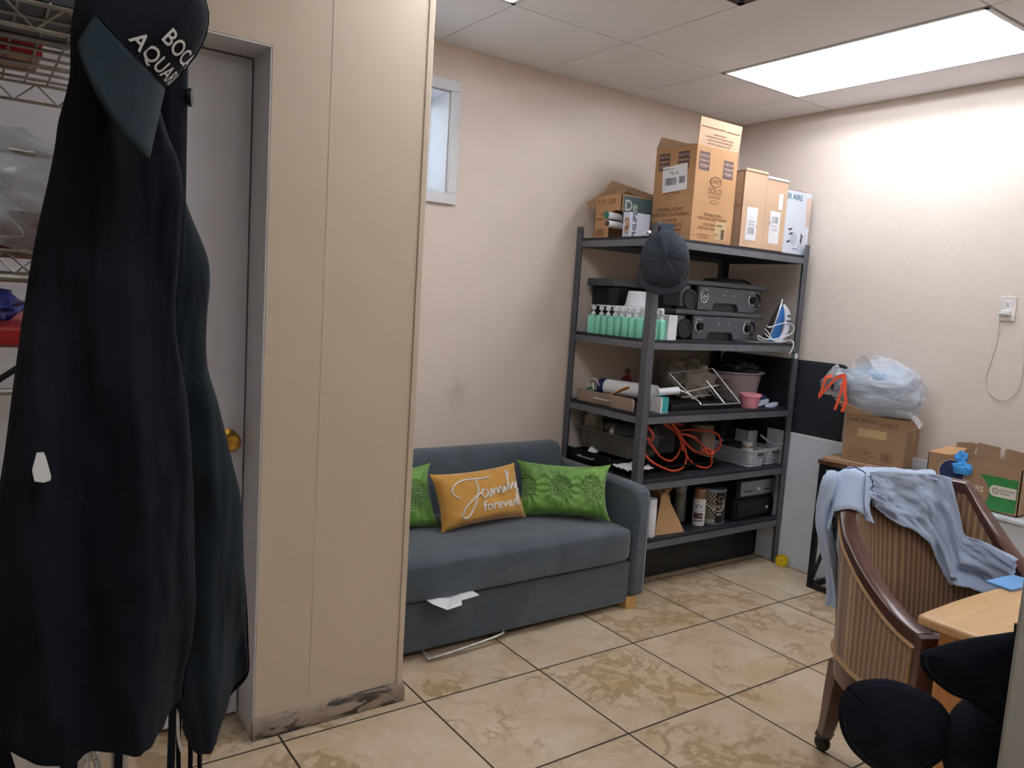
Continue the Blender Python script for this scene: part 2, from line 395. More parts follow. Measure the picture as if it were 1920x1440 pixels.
def crumple(m, amp, sc, seed=0, k0=0):
    for i in range(k0, len(m.v)):
        v = m.v[i]; m.v[i] = v + Vector((nz(v, sc, seed), nz(v, sc, seed+5), nz(v, sc, seed+9)*.8))*amp
    return m
def barcode(m, o, xd, yd, w, h, seed=1):
    r = random.Random(seed); x = -w/2; o = Vector(o); xd = Vector(xd).normalized()
    while x < w/2-.004:
        b = r.choice((.0015, .0025, .004)); m.quad(o+xd*(x+b/2), xd, yd, b, h); x += b+r.choice((.0015, .003))
    return m
X, Y, Z = Vector((1, 0, 0)), Vector((0, 1, 0)), Vector((0, 0, 1))
# ------------------------------------------------------------------ camera
f_px, yaw, pit, rol = 1452.41, .6176, -.1121, .0640
Fw = Vector((sin(yaw)*cos(pit), cos(yaw)*cos(pit), sin(pit))); R0 = Vector((cos(yaw), -sin(yaw), 0)); U0 = R0.cross(Fw)
Rt = R0*cos(rol)+U0*sin(rol); Up = -R0*sin(rol)+U0*cos(rol)
cd = bpy.data.cameras.new('camera'); cam = bpy.data.objects.new('camera', cd); col.objects.link(cam)
cam.matrix_world = Matrix(((Rt.x, Up.x, -Fw.x, -3.9346), (Rt.y, Up.y, -Fw.y, -3.2572), (Rt.z, Up.z, -Fw.z, 1.4418), (0, 0, 0, 1)))
cd.sensor_width = 36; cd.lens = f_px/1920*36; cd.clip_start = .05
scn.camera = cam
H = 2.578
# ------------------------------------------------------------------ room shell
XL, YF = -4.85, -4.6
struct(obj('floor', M().bb(XL-.2, .2, YF-.2, .2, -.1, 0), 'floor', smooth=0))
m = M(); wx0, wx1, wz0, wz1, wt = -2.62, -2.075, 1.905, 2.37, .25
m.bb(XL, wx0, 0, wt, 0, H+.2).bb(wx1, .2, 0, wt, 0, H+.2).bb(wx0, wx1, 0, wt, 0, wz0).bb(wx0, wx1, 0, wt, wz1, H+.2)
struct(obj('wall_back', m, 'wall', smooth=0))
struct(obj('wall_right', M().bb(0, .2, YF, 0, 0, H+.2), 'wall2', smooth=0))
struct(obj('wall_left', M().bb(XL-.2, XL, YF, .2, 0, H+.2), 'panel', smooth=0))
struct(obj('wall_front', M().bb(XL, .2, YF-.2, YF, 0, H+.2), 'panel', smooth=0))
py = -.946
dx0, dx1, dz = -4.13, -3.206, 2.112
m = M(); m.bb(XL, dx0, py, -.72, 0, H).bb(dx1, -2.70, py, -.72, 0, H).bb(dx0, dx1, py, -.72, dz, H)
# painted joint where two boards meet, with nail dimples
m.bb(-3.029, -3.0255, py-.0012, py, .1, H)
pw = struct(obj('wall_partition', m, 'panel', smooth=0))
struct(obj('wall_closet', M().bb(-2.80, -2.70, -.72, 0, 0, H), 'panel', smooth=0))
struct(obj('trim_1', M().bb(-2.712, -2.690, py-.006, py+.03, .06, H), 'panel', bevel=.003))
# grey white jamb at the near right, where the photographer looks in
struct(obj('trim_3', M().bb(-3.137, -2.99, -3.30, -2.969, 0, H), mat('grubby grey jamb paint', 'a9aaa4', .5, 0, .1, 6), bevel=.004))
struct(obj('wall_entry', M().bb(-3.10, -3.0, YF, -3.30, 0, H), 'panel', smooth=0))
# rotten baseboard on the partition
m = M(); pr = [(0, 0), (-.016, .0), (-.018, .03), (-.015, .055), (-.006, .066), (0, .068)]
m.loft([[(x, py+a*(1.0), z) for a, z in pr] for x in (-3.215, -3.0, -2.85, -2.72, -2.684)])
struct(obj('baseboard_partition', m, 'baseboard'))
# door in the partition
m = M(); m.bb(dx1-.006, dx1, py+.001, -.72, 0, dz).bb(dx0, dx0+.006, py+.001, -.72, 0, dz).bb(dx0, dx1, py+.001, -.72, dz-.006, dz)
m.bb(dx1-.02, dx1-.006, -.745, -.72, 0, dz-.006).bb(dx0, dx1, -.745, -.72, dz-.02, dz-.006)
struct(obj('trim_2', m, 'white_paint', bevel=.002))
dr = struct(obj('door_1', M().bb(dx0+.010, dx1-.010, -.79, -.75, .018, dz-.010), mat('grey white door paint', 'c4c4ca', .45, 0, .03, 3), bevel=.002))
m = M(); m.lathe((-3.268, -.79, .94), [(.001, .0), (.034, 0), (.034, .004), (.012, .010), (.011, .03), (.026, .042), (.030, .056), (.022, .068), (.001, .071)], 24, (0, -1, 0))
obj('door_knob', m, 'gold', dr)
# window
m = M(); t = .05
m.bb(wx0-t, wx1+t, -.018, 0, wz1, wz1+t).bb(wx0-t, wx1+t, -.018, 0, wz0-t, wz0).bb(wx0-t, wx0, -.018, 0, wz0, wz1).bb(wx1, wx1+t, -.018, 0, wz0, wz1)
m.bb(wx0, wx1, 0, wt, wz1-.006, wz1).bb(wx0, wx1, 0, wt, wz0, wz0+.006).bb(wx0, wx0+.006, 0, wt, wz0, wz1).bb(wx1-.006, wx1, 0, wt, wz0, wz1)
win = struct(obj('window_1', m, 'white_paint', bevel=.003))
m = M(); a, b = .20, .215
m.bb(wx0+.006, wx1-.006, a, b, wz0+.006, wz0+.026).bb(wx0+.006, wx1-.006, a, b, wz1-.026, wz1-.006)
m.bb(wx0+.006, wx0+.02, a, b, wz0, wz1).bb(wx1-.02, wx1-.006, a, b, wz0, wz1)
obj('window_frame', m, 'black_iron', win)
obj('window_pane', M().bb(wx0+.01, wx1-.01, .206, .209, wz0+.01, wz1-.01), 'lens_glass', win, smooth=0)
# dropped ceiling: boards with narrow gaps over a tee grid
gx = [-.939-.6096*k for k in range(-2, 7)]; gx = [.0]+[x for x in gx if XL < x < 0]+[XL]
gx = sorted(set(gx), reverse=True)
gy = [0, -.604, -1.823, -3.042, -4.261, YF]
lights = [((-.939, -.329), (-1.823, -.604)), ((-2.768, -2.158), (-1.823, -.604)), ((-3.987, -3.377), (-4.261, -3.042)), ((-.939, -.329), (-4.261, -3.042)), ((-2.768, -2.158), (-4.261, -3.042))]  # first two fixtures are in view; the other three are unseen, added for fill
m = M(); tb = M(); e = .003
def inl(cx, cy): return any(a[0] < cx < a[1] and b[0] < cy < b[1] for a, b in lights)
for i in range(len(gx)-1):
    for j in range(len(gy)-1):
        x1, x0, y1, y0 = gx[i], gx[i+1], gy[j], gy[j+1]
        cx, cy = (x0+x1)/2, (y0+y1)/2
        if inl(cx, cy): continue
        if abs(cx+1.853) < .1 and abs(cy+1.21) < .1: y1_, y0_ = -.604, -1.2136
        else: y1_, y0_ = y1, y0
        m.bb(x0+e, x1-e, y0_+e, y1_-e, H, H+.012)
for x in gx[1:-1]: tb.bb(x-.012, x+.012, YF, 0, H+.0125, H+.02)
for y in gy[1:-1]: tb.bb(XL, 0, y-.012, y+.012, H+.0125, H+.02)
ce = struct(obj('ceiling', m, 'ceiling', smooth=0))
obj('ceiling_grid', tb, 'grey_plastic', ce, smooth=0)
struct(obj('ceiling_slab', M().bb(XL-.2, .2, YF-.2, .25, H+.2, H+.3), 'panel', smooth=0))
v = thing('ceiling_vent', 'dark grey square ceiling vent at the top edge of the view', 'vent', (-1.853, -1.518, H))
m = M(); x0, x1, y0, y1 = -2.155, -1.552, -1.82, -1.217
m.bb(x0, x1, y0, y0+.03, H-.004, H+.008).bb(x0, x1, y1-.03, y1, H-.004, H+.008).bb(x0, x0+.03, y0, y1, H-.004, H+.008).bb(x1-.03, x1, y0, y1, H-.004, H+.008)
obj('vent_frame', m, 'vent', v)
m = M()
for k in range(13): m.box(((x0+x1)/2, y0+.05+k*.042, H+.004), (.55, .03, .003), rx=.5)
obj('vent_louvers', m, 'vent', v)
# ------------------------------------------------------------------ lamps
tr = mat('white enamel reflector', 'f2f2f4', .35, 0, .02)
lab = ['open fluorescent ceiling light with two tubes above the storage shelf', 'fluorescent ceiling light at the top edge above the partition', 'added fill light behind the viewer, built as a fluorescent ceiling light', 'added fill light over the cabinet end of the office, out of view', 'added fill light over the desk, out of view']
PW = [.85, .55, .5, .8, .45]; EMS = [m_emit('fluorescent tube glow', 'f4f8ff', TUBE*k) for k in PW]
for (xr, yr), lb in zip(lights, lab):
    x0, x1, y0, y1 = xr[0]+.006, xr[1]-.006, yr[0]+.006, yr[1]-.006; cx, cy = (x0+x1)/2, (y0+y1)/2
    t = thing('ceiling_light', lb, 'ceiling light', (cx, cy, H), 'fluorescent ceiling lights')
    m = M(); d = .085
    for a, b in ((x0, x0+.018), (x1-.018, x1)): m.bb(a, b, y0, y1, H-.003, H+.006)
    for a, b in ((y0, y0+.018), (y1-.018, y1)): m.bb(x0, x1, a, b, H-.003, H+.006)
    obj('light_frame', m, 'white_paint', t)
    m = M(); pr = [(x0+.012, H), (x0+.06, H+d), (cx-.06, H+d), (cx-.03, H+.05), (cx+.03, H+.05), (cx+.06, H+d), (x1-.06, H+d), (x1-.012, H)]
    m.loft([[(a, y, b) for a, b in pr] for y in (y0+.012, y1-.012)], False, False)
    for y in (y0+.012, y1-.012): m.bb(x0+.01, x1-.01, y-.002, y+.002, H, H+d+.005)
    obj('reflector', m, tr, t)
    for sx in (-.15, .15):
        m = M(); m.tube([(cx+sx, y0+.03, H+.045), (cx+sx, y1-.03, H+.045)], .016, 12)
        obj('fluorescent_tube', m, EMS[lab.index(lb)], t)
# ------------------------------------------------------------------ sofa
sx0, sx1 = -2.67, -1.285
sofa = thing('sofa', 'small slate blue fabric sofa against the back wall', 'sofa', ((sx0+sx1)/2, -.37, 0))
m = M(); m.bb(sx0+.02, sx1-.085, -.715, -.06, .032, .235); obj('base', m, 'sofa', sofa, bevel=.012)
def cushion(m, x0, x1, y0, y1, z0, z1, puff=.02, n=24, e=5.0):
    """box shaped cushion: rounded super-ellipsoid"""
    cx, cy, cz = (x0+x1)/2, (y0+y1)/2, (z0+z1)/2; hx, hy, hz = (x1-x0)/2, (y1-y0)/2, (z1-z0)/2
    def fn(u, v):
        a, b = u*2*pi, (v-.5)*pi
        def p(c, k): return math.copysign(abs(c)**k, c)
        q = 2/e
        cb = p(cos(b), q)
        x, y, z = p(cos(a), q/2)*cb, p(sin(a), q/2)*cb, p(sin(b), q)
        return Vector((cx+hx*x, cy+hy*y, cz+hz*z + puff*(1-x*x)*(1-y*y)*(1 if z > 0 else -.3)))
    return m.grid(fn, n*3, n)
m = M(); cushion(m, sx0+.03, sx1-.092, -.735, -.13, .235, .405, .02, 40, 9)
obj('seat_cushion', m, 'sofa', sofa, 60)
m = M()
def bprof(x0, x1, pr, r=.03):
    return [[(x, y, z) for y, z in pr] for x in (x0, x1)]
m.loft(bprof(sx0+.02, sx1-.10, [(-.20, .30), (-.165, .62), (-.155, .675), (-.13, .698), (-.08, .703), (-.035, .69), (-.015, .66), (-.015, .1), (-.15, .1)]))
obj('backrest', m, 'sofa', sofa, 40, bevel=.018)
for k, (a, b) in enumerate(((sx1-.092, sx1), (sx0, sx0+.10))):
    m = M(); m.loft([[(x, y, z) for y, z in [(-.735, .06), (-.735, .52), (-.725, .565), (-.69, .59), (-.6, .596), (-.3, .60), (-.06, .60), (-.03, .57), (-.03, .06)]] for x in (a, b)])
    obj('armrest', m, 'sofa', sofa, 40, bevel=.022)
for x, y in ((sx1-.07, -.69), (sx1-.07, -.09), (sx0+.07, -.69), (sx0+.07, -.09)):
    m = M(); m.box((x, y, .031), (.062, .062, .062)); obj('leg', m, 'wood_leg', sofa, bevel=.003)
m = M(); m.tube(cr([(-2.47, -.70, .030), (-2.475, -.745, .018), (-2.455, -.755, .016), (-2.3, -.748, .022), (-2.12, -.735, .034), (-2.09, -.70, .038)], 5), .006, 8)
obj('pull_bar', m, 'dull_chrome', sofa)
# papers poking out from under the seat cushion
m = M(); m.keep = True
m.prism([(-2.50, -.60, .252), (-2.28, -.60, .252), (-2.265, -.775, .246), (-2.355, -.783, .243), (-2.36, -.80, .232), (-2.43, -.806, .227), (-2.475, -.775, .245)], (0, 0, .0016))
pp = obj('paper_sheet', m, 'paper', None, 0); tag(pp, 'white paper sheet poking out below the sofa seat cushion', 'paper')
# pillows
def pillow(name, label, mt, w, h, th, M4, grp=None, ears=.0, seed=1, wr=.004):
    t = thing(name, label, 'pillow', M4.translation, grp)
    def surf(u, v, side):
        x, y = 2*u-1, 2*v-1
        e = max(0, (1-x**4))*max(0, (1-y**4))
        pinch = 1-.07*(1-abs(y)**2)*abs(x)**3 ; pinch2 = 1-.09*(1-abs(x)**2)*abs(y)**3
        ear = 1+ears*(abs(x)*abs(y))**6
        p = Vector((x*w/2*pinch*ear, y*h/2*pinch2*ear, side*th/2*e**.55))
        p.z += wr*nz((x*3, y*2, side), 1.6, seed)*e
        return M4 @ p
    m = M(); n = 44
    m.grid(lambda u, v: surf(u, v, 1), n, n//2).grid(lambda u, v: surf(u, v, -1), n, n//2, None, True)
    o = obj('pillow_cover', m, mt, t, 70)
    return t, surf
def frame(o, xd, zd):
    xd = Vector(xd).normalized(); zd = Vector(zd).normalized(); yd = zd.cross(xd).normalized(); zd = xd.cross(yd)
    o = Vector(o); return Matrix(((xd.x, yd.x, zd.x, o.x), (xd.y, yd.y, zd.y, o.y), (xd.z, yd.z, zd.z, o.z), (0, 0, 0, 1)))
pillow('throw_pillow', 'green satin pillow with smocked rosettes leaning on the right armrest', 'pillow_green', .43, .255, .12,
       frame((-1.622, -.480, .545), (.85, -.50, -.01), (-.50, -.85, .42)), 'green satin sofa pillows', .07, 3, .012)
pillow('throw_pillow', 'green satin pillow at the left sofa end, half hidden by the partition', 'pillow_green', .48, .27, .10,
       frame((-2.495, -.335, .545), (1, -.03, .02), (.02, -1, .45)), 'green satin sofa pillows', .07, 5, .012)
gt, gs = pillow('throw_pillow', 'mustard velvet pillow embroidered with a family motto', 'pillow_gold', .455, .25, .12,
                frame((-2.062, -.425, .545), (1, .05, .03), (.03, -1, .45)), None, .03, 9, .006)
def on(u, v): 
    a = gs(u, v, 1); n = (gs(u+.01, v, 1)-gs(u-.01, v, 1)).cross(gs(u, v+.01, 1)-gs(u, v-.01, 1)).normalized(); return a+n*.002
strokes = [  # the word Family, drawn as pen strokes in pillow coordinates (0..1)
 [(.19, .50), (.14, .55), (.12, .64), (.16, .74), (.26, .80), (.38, .80), (.50, .79), (.58, .80)],
 [(.40, .80), (.41, .66), (.39, .50), (.34, .34), (.28, .20), (.22, .14), (.19, .20), (.24, .33), (.34, .45), (.44, .54)],
 [(.50, .56), (.46, .58), (.44, .50), (.47, .44), (.51, .50), (.515, .57), (.52, .46), (.54, .45), (.56, .55), (.575, .57), (.58, .47), (.60, .55), (.62, .58), (.63, .48), (.65, .56), (.67, .59), (.68, .49), (.70, .49), (.72, .58), (.735, .51), (.76, .55), (.80, .76), (.81, .85), (.785, .84), (.785, .60), (.80, .52), (.83, .58), (.85, .64), (.855, .55), (.88, .54), (.91, .64), (.905, .50), (.89, .30), (.87, .22), (.85, .27), (.88, .40), (.93, .50)]]
m = M()
for st in strokes:
    pts = [on(p.x, p.y) for p in cr([(a, b, 0) for a, b in st], 6)]
    m.tube(pts, .0036, 6)
m.tube([on(.727, .64), on(.73, .655)], .004, 6)
vs, fs = text_geo('forever'); k = .235; b0 = m.add([on(.645+v.x*k*.60, .285+v.y*k) for v in vs])
for f in fs: m.face([b0+i for i in f])
obj('embroidery', m, 'thread', gt, 40)
# ------------------------------------------------------------------ storage shelf
S0, S1, T0, T1 = -1.268, -.071, -.605, -.012
DK = [.27, .577, .912, 1.278, 1.772]
sh = thing('storage_shelf', 'dark grey five tier steel storage shelf in the room corner', 'shelf', ((S0+S1)/2, (T0+T1)/2, 0))
for x, ax in ((S0, 1), (S1, -1)):
    for y, ay in ((T0, 1), (T1, -1)):
        m = M(); w, t = .042, .003
        m.prism([(x, y, 0), (x+ax*w, y, 0), (x+ax*w, y+ay*t, 0), (x+ax*t, y+ay*t, 0), (x+ax*t, y+ay*w, 0), (x, y+ay*w, 0)], (0, 0, 1.832))
        m.bb(x-ax*.0006, x+ax*w, y-ay*.0006, y+ay*.0, .868, .870)
        obj('post', m, 'dark_metal', sh, bevel=.002)
for z in DK:
    m = M(); m.bb(S0+.006, S1-.006, T0+.008, T1-.006, z-.014, z); obj('shelf_deck', m, 'black_board', sh, smooth=0)
    for y, s in ((T0+.003, 1), (T1-.003, -1)):
        m = M(); pr = [(0, z-.014), (0, z-.046), (s*.018, z-.046), (s*.018, z-.044), (s*.004, z-.042), (s*.004, z-.018), (s*.016, z-.015), (s*.016, z-.0145)]
        m.loft([[(x, y+a, b) for a, b in pr] for x in (S0+.02, S1-.02)]); obj('beam', m, 'beam_face', sh)
    for x, s in ((S0+.003, 1), (S1-.003, -1)):
        m = M(); pr = [(0, z-.014), (0, z-.046), (s*.018, z-.046), (s*.018, z-.044), (s*.004, z-.042), (s*.004, z-.018), (s*.016, z-.015), (s*.016, z-.0145)]
        m.loft([[(x+a, y, b) for a, b in pr] for y in (T0+.02, T1-.02)]); obj('side_beam', m, 'beam_face', sh)
# ------------------------------------------------------------------ top tier boxes
def carton(name, label, x0, x1, y0, y1, z0, z1, mt='cardboard', open_=True, rz=0, group=None, cat='cardboard box', inner='cardboard_in'):
    c = Vector(((x0+x1)/2, (y0+y1)/2, z0))
    t = thing(name, label, cat, c, group, rz)
    hx, hy, h, w = (x1-x0)/2, (y1-y0)/2, z1-z0, .004
    m = M()
    m.bb(-hx, hx, -hy, -hy+w, 0, h).bb(-hx, hx, hy-w, hy, 0, h).bb(-hx, -hx+w, -hy+w, hy-w, 0, h).bb(hx-w, hx, -hy+w, hy-w, 0, h).bb(-hx, hx, -hy, hy, 0, w)
    if not open_: m.bb(-hx, hx, -hy, hy, h-w, h)
    obj('box_body', m, mt, t, smooth=0, world=False)
    return t, hx, hy, h
def flap(t, pts, d, mt='cardboard'):
    m = M(); m.prism(pts, d); return obj('flap', m, mt, t, smooth=0, world=False)
Zk = DK[4]
t, hx, hy, h = carton('cardboard_box', 'tall printed cardboard box with raised flap in the middle of the top shelf', -1.015, -.71, -.575, -.30, Zk, 2.238)
flap(t, [(-hx+.002, -hy, h), (hx, -hy, h), (hx+.006, -hy-.004, h+.13), (-hx+.004, -hy-.004, h+.13)], (0, .004, 0), 'cardboard_pale')
flap(t, [(-hx, -hy+.01, h), (-hx, hy, h), (-hx+.06, hy-.03, h+.022), (-hx+.06, -hy+.10, h+.022)], (.004, 0, 0), 'cardboard_in')
flap(t, [(-hx, hy, h), (hx, hy, h), (hx, hy-.03, h+.06), (-hx, hy-.03, h+.06)], (0, .004, 0), 'cardboard_in')
m = M(); e = .0008
fy = -hy-e
def ft(s, x, z, size): m.text(s, (x, fy, z), X, Z, size)
def lt(s, y, z, size): m.text(s, (-hx-e, y, z), -Y, Z, size)
m.mat(1)
for x in (-.095, .085):
    m.quad((x, fy, h-.075-.02*(x > 0)), X, Z, .075, .088)
for y in (.075, -.055): m.quad((-hx-e, y, h-.07), -Y, Z, .075, .085)
m.mat(2)
for x in (-.095, .085):
    for k, s in enumerate(('PORTION', 'PREMIUM', 'P250N')): m.text(s, (x, fy-.0005, h-.05-.02*(x > 0)-k*.024), X, Z, .016+.006*(k == 2))
for y in (.075, -.055):
    for k, s in enumerate(('PORTION', 'PREMIUM', 'P250N')): m.text(s, (-hx-e-.0005, y, h-.045-k*.024), -Y, Z, .016+.006*(k == 2))
m.mat(0)
oval = [(.0+.042*cos(a*pi/16), fy, h-.165+.024*sin(a*pi/16)) for a in range(32)]
m.tube(oval, .0016, 4, True)
ft('DART', 0, h-.165, .030); ft('SOLO', 0, h-.212, .040); ft('SOUFFLÉS', 0, h-.240, .020)
m.tube([(.028*cos(a*pi/12), fy, h-.264+.008*sin(a*pi/12)) for a in range(24)], .0008, 4, True)
ft('TRANSLUCENT', 0, h-.330, .020); ft('PORTION CONTAINERS', 0, h-.350, .020); ft('CONTENEURS À', 0, h-.378, .018); ft('PORTION TRANSLUCIDE', 0, h-.397, .018)
ft('2500 PCS / 20 X 125', -.06, h-.43, .010); ft('www.solocup.com', -.06, h-.442, .010)
lt('SOUFFLÉS', .01, h-.225, .026); m.tube([(-hx-e, .01+.03*cos(a*pi/12), h-.25+.008*sin(a*pi/12)) for a in range(24)], .0008, 4, True)
lt('TRANSLUCENT', .01, h-.310, .026); lt('PORTION CONTAINERS', .01, h-.335, .024); lt('SOUFFLÉS', .01, h-.365, .024); lt('TRANSLUCIDOS', .01, h-.388, .024)
lt('2500 PIECES  20 PACKS OF 125 EACH', .01, h-.408, .011); lt('PLASTIC PORTION CUPS', .01, h-.421, .010)
for a, b in (((.10, .015), (.10, .055)), ((-.07, .015), (-.07, .055)), ((.10, .015), (-.07, .015)), ((.10, .055), (-.07, .055))):
    m.tube([(-hx-e, a[0], a[1]), (-hx-e, b[0], b[1])], .0014, 4)
barcode(m, (-hx-e, .02, .035), -Y, Z, .13, .026, 4)
m.mat(0); fl = -hy-.0012
for k, (z_, w_) in enumerate(((h+.012, .20), (h+.028, .26), (h+.043, .24), (h+.058, .16))): m.text(('KEEP DRY STORE IN COOL PLACE', 'PLASTIC PORTION CONTAINERS 2500', 'CONTENANTS A PORTION EN PLASTIQUE', 'MADE IN THE USA')[k], (.0, fl-.004*(z_-h)/.13, z_), X, Z, .011)
m.box((-.055, fl-.004, h+.088), (.17, .0006, .003)); m.box((.095, fl-.004, h+.086), (.10, .0006, .003))
obj('box_print', m, ['ink', 'ink_purple', 'cardboard_pale'], t, 0, world=False)
m = M(); m.box((-hx-.0012, -.005, h-.155), (.0016, .165, .128), rx=-.06)
m.mat(1); q = -hx-.0024; m.text('TO: 15', (q, .0, h-.13), -Y, Z, .02); m.text('PORTION CUP', (q, .045, h-.108), -Y, Z, .012); barcode(m, (q, .02, h-.17), -Y, Z, .08, .036, 2); barcode(m, (q, -.055, h-.165), -Y, Z, .04, .034, 3)
obj('shipping_label', m, ['paper', 'ink_black'], t, 0, world=False)
m = M(); m.quad((.065, fy-.0004, .065), X, Z, .085, .095)
m.mat(1); m.text('PASSED', (.055, fy-.001, .09), X, Z, .014); barcode(m, (.085, fy-.001, .05), X, Z, .03, .05, 8); m.text('QC', (.04, fy-.001, .045), X, Z, .014)
obj('inspection_label', m, ['tape', 'ink_black'], t, 0, world=False)
# two slim tan boxes side by side
for i, (x0, x1, zt, lb) in enumerate(((-.645, -.465, 2.165, 'slim tan cardboard box next to the tall printed box'), (-.462, -.285, 2.148, 'slim tan cardboard box between its twin and the white carton'))):
    t, hx, hy, h = carton('cardboard_box', lb, x0, x1, -.58, -.33, Zk+.002, zt, 'cardboard_pale', False, 0, 'slim tan boxes on the top shelf')
    flap(t, [(-hx, -hy-.003, h-.001), (hx, -hy-.003, h-.001), (hx, -hy-.001, h+.012), (-hx, -hy-.001, h+.012)], (0, .003, 0), 'paper' if i else 'cardboard_pale')
    m = M(); m.bb(-hx-.003, -hx, -hy, -hy+.01, 0, h); m.quad((-hx-.0015, 0, h*.55), -Y, Z, hy*2, .004)
    obj('packing_tape', m, 'cardboard_dark', t, 0, world=False)
    m = M(); fx = -.01 if i == 0 else 0; m.quad((fx, -hy-.001, .125), X, Z, .088, .17)
    m.mat(1); barcode(m, (fx, -hy-.0015, .09 if i == 0 else .165), X, Z, .055, .035, 11+i); m.text('PRIORITY', (fx, -hy-.0015, .135 if i == 0 else .13), X, Z, .012); m.text('US 33432', (fx, -hy-.0015, .12 if i == 0 else .112), X, Z, .014); m.quad((.035 if i == 0 else -.042, -hy-.0016, .115+.03*i), X, Z, .008, .018)
    obj('shipping_label', m, ['paper', 'paper_grey'], t, 0, world=False)
    if i:
        m = M(); m.quad((.035, -hy-.001, .265), X, Z, .035, .085); obj('blank_label', m, 'paper', t, 0, world=False)
# white appliance carton
t, hx, hy, h = carton('appliance_carton', 'white appliance carton with pink inside at the right end of the top shelf', -.283, -.058, -.575, -.34, Zk, 2.115, mat('white printed carton', 'd3dae6', .5, 0, .03), True)
flap(t, [(-hx, hy, h), (hx, hy, h), (hx, hy-.06, h+.03), (-hx, hy-.06, h+.03)], (0, .003, 0), 'magenta')
flap(t, [(hx, -hy, h), (hx, hy, h), (hx+.045, hy-.05, h+.012), (hx+.045, -hy+.07, h+.012)], (0, 0, .003), 'cardboard_pale')
flap(t, [(-hx+.01, -hy, h), (hx-.05, -hy, h), (hx-.06, -hy+.05, h+.012), (-hx+.03, -hy+.05, h+.012)], (0, 0, .003), 'magenta')
m = M(); fy = -hy-.001
m.text('ER AIRE', (-.045, fy, h-.035), X, Z, .042)
m.mat(1)
for x, z, a in ((-.055, .135, .25), (-.045, .112, .25), (-.062, .068, .25)):
    m.prism([(x+.018*cos(k*pi/8)*cos(a)-.006*sin(k*pi/8)*sin(a), fy, z+.018*cos(k*pi/8)*sin(a)+.006*sin(k*pi/8)*cos(a)) for k in range(16)], (0, .0005, 0))
m.prism([(.04, fy, .12), (.062, fy, .11), (.058, fy, .075), (.05, fy, .06), (.04, fy, .075), (.045, fy, .1)], (0, .0005, 0))
m.tube([(-.02, fy, .035), (.0, fy, .03), (.012, fy, .036), (.02, fy, .028)], .002, 4)
m.mat(2); m.prism([(-.015+.03*cos(k*pi/8), fy, .085+.035*sin(k*pi/8)) for k in range(16)], (0, .0004, 0)); m.prism([(.045+.02*cos(k*pi/8), fy, .045+.026*sin(k*pi/8)) for k in range(16)], (0, .0004, 0))
m.mat(3); m.prism([(hx-.045, fy, h-.03), (hx, fy, h-.02), (hx, fy, .165), (hx-.03, fy, .155), (hx-.04, fy, .24)], (0, .0004, 0))
obj('box_print', m, ['teal_print', 'grey_dark', mat('pale grey print', 'bcc4d0', .6), mat('torn beige card', 'cdb6a6', .9)], t, 0, world=False)
# left carton, slit open
t = thing('cardboard_box', 'open cardboard box with ragged flaps at the left end of the top shelf', 'cardboard box', (-1.105, -.195, Zk)); hx, hy, h, w = .12, .10, .218, .004
m = M(); m.bb(-hx, hx, -hy, hy, 0, w).bb(-hx, hx, hy-w, hy, 0, h).bb(hx-w, hx, -hy, hy, 0, h).bb(-hx, hx, -hy, -hy+w, .135, h)
m.prism([(-hx, hy, 0), (-hx, -.015, 0), (-hx, -.012, .06), (-hx, .0, .09), (-hx, -.005, .128), (-hx, -.06, .14), (-hx, -hy, .135), (-hx, -hy, h), (-hx, hy, h)], (w, 0, 0))
obj('box_body', m, 'cardboard', t, 0, world=False)
flap(t, [(-hx, -hy, h), (-hx, hy, h), (-hx+.08, hy-.02, h+.045), (-hx+.09, -hy+.04, h+.05)], (.003, 0, 0), 'cardboard_in')
flap(t, [(-hx+.02, hy, h), (hx, hy, h), (hx+.02, -hy+.0, h+.012), (-hx+.06, hy-.05, h+.085)], (0, 0, .003), 'cardboard_dark')
flap(t, [(-hx, hy-.01, h), (-hx-.045, hy+.02, h-.03), (-hx-.02, hy+.015, h-.07), (-hx, hy-.01, h-.07)], (0, .003, 0), 'cardboard_dark')
m = M(); q = -hx-.001
m.text('T-31', (q, .045, h-.035), -Y, Z, .036); m.text('S39', (q, -.03, h-.033), -Y, Z, .036); m.text('FLUORESCENT', (q, .0, h-.095), -Y, Z, .018); m.text('LAMPS', (q, .06, h-.12), -Y, Z, .02); barcode(m, (q, .05, .03), -Y, Z, .06, .035, 9)
m.mat(1); m.bb(-hx+.012, hx, -hy-.0012, -hy-.0004, h-.15, h-.006)
m.mat(2); m.text('De', (-.055, -hy-.0018, h-.055), X, Z, .075)
obj('box_print', m, ['ink', 'slate_print', mat('pale lettering', 'b9bca6', .7)], t, 0, world=False)
for k, (y, z, lb) in enumerate(((-.235, 1.882, 'white cardboard tube with green end cap beside the open left box'), (-.245, 1.838, 'white cardboard tube with open end below the green capped one'))):
    t = thing('cardboard_tube', lb, 'tube', (-1.2, y, z), 'cardboard tubes on the top shelf')
    m = M(); m.tube([(-1.264, y, z+.002), (-1.12, y-.01, z-.003)], .018, 18); obj('tube_wall', m, 'paper', t)
    m = M(); d = Vector((-.144, .01, .005)).normalized(); p = Vector((-1.264, y, z+.002))
    m.tube([p, p+d*.008], [.0185, .0185] if k == 0 else [.0135, .0135], 18); obj('end_cap', m, 'green_cap' if k == 0 else 'mud', t)
t = thing('lamp_carton', 'small white printed carton among the tubes, left of the tall printed box', 'carton', (-1.16, -.47, Zk))
m = M(); m.bb(-1.213, -1.07, -.350, -.302, Zk+.005, Zk+.128); obj('box_body', m, mat('cool white carton', 'c9cddb', .5, 0, .03), t, 0, bevel=.002)
m = M(); m.text('PHILIPS', (-1.178, -.351, Zk+.066), Z, -X, .040); obj('box_print', m, 'ink_black', t, 0)
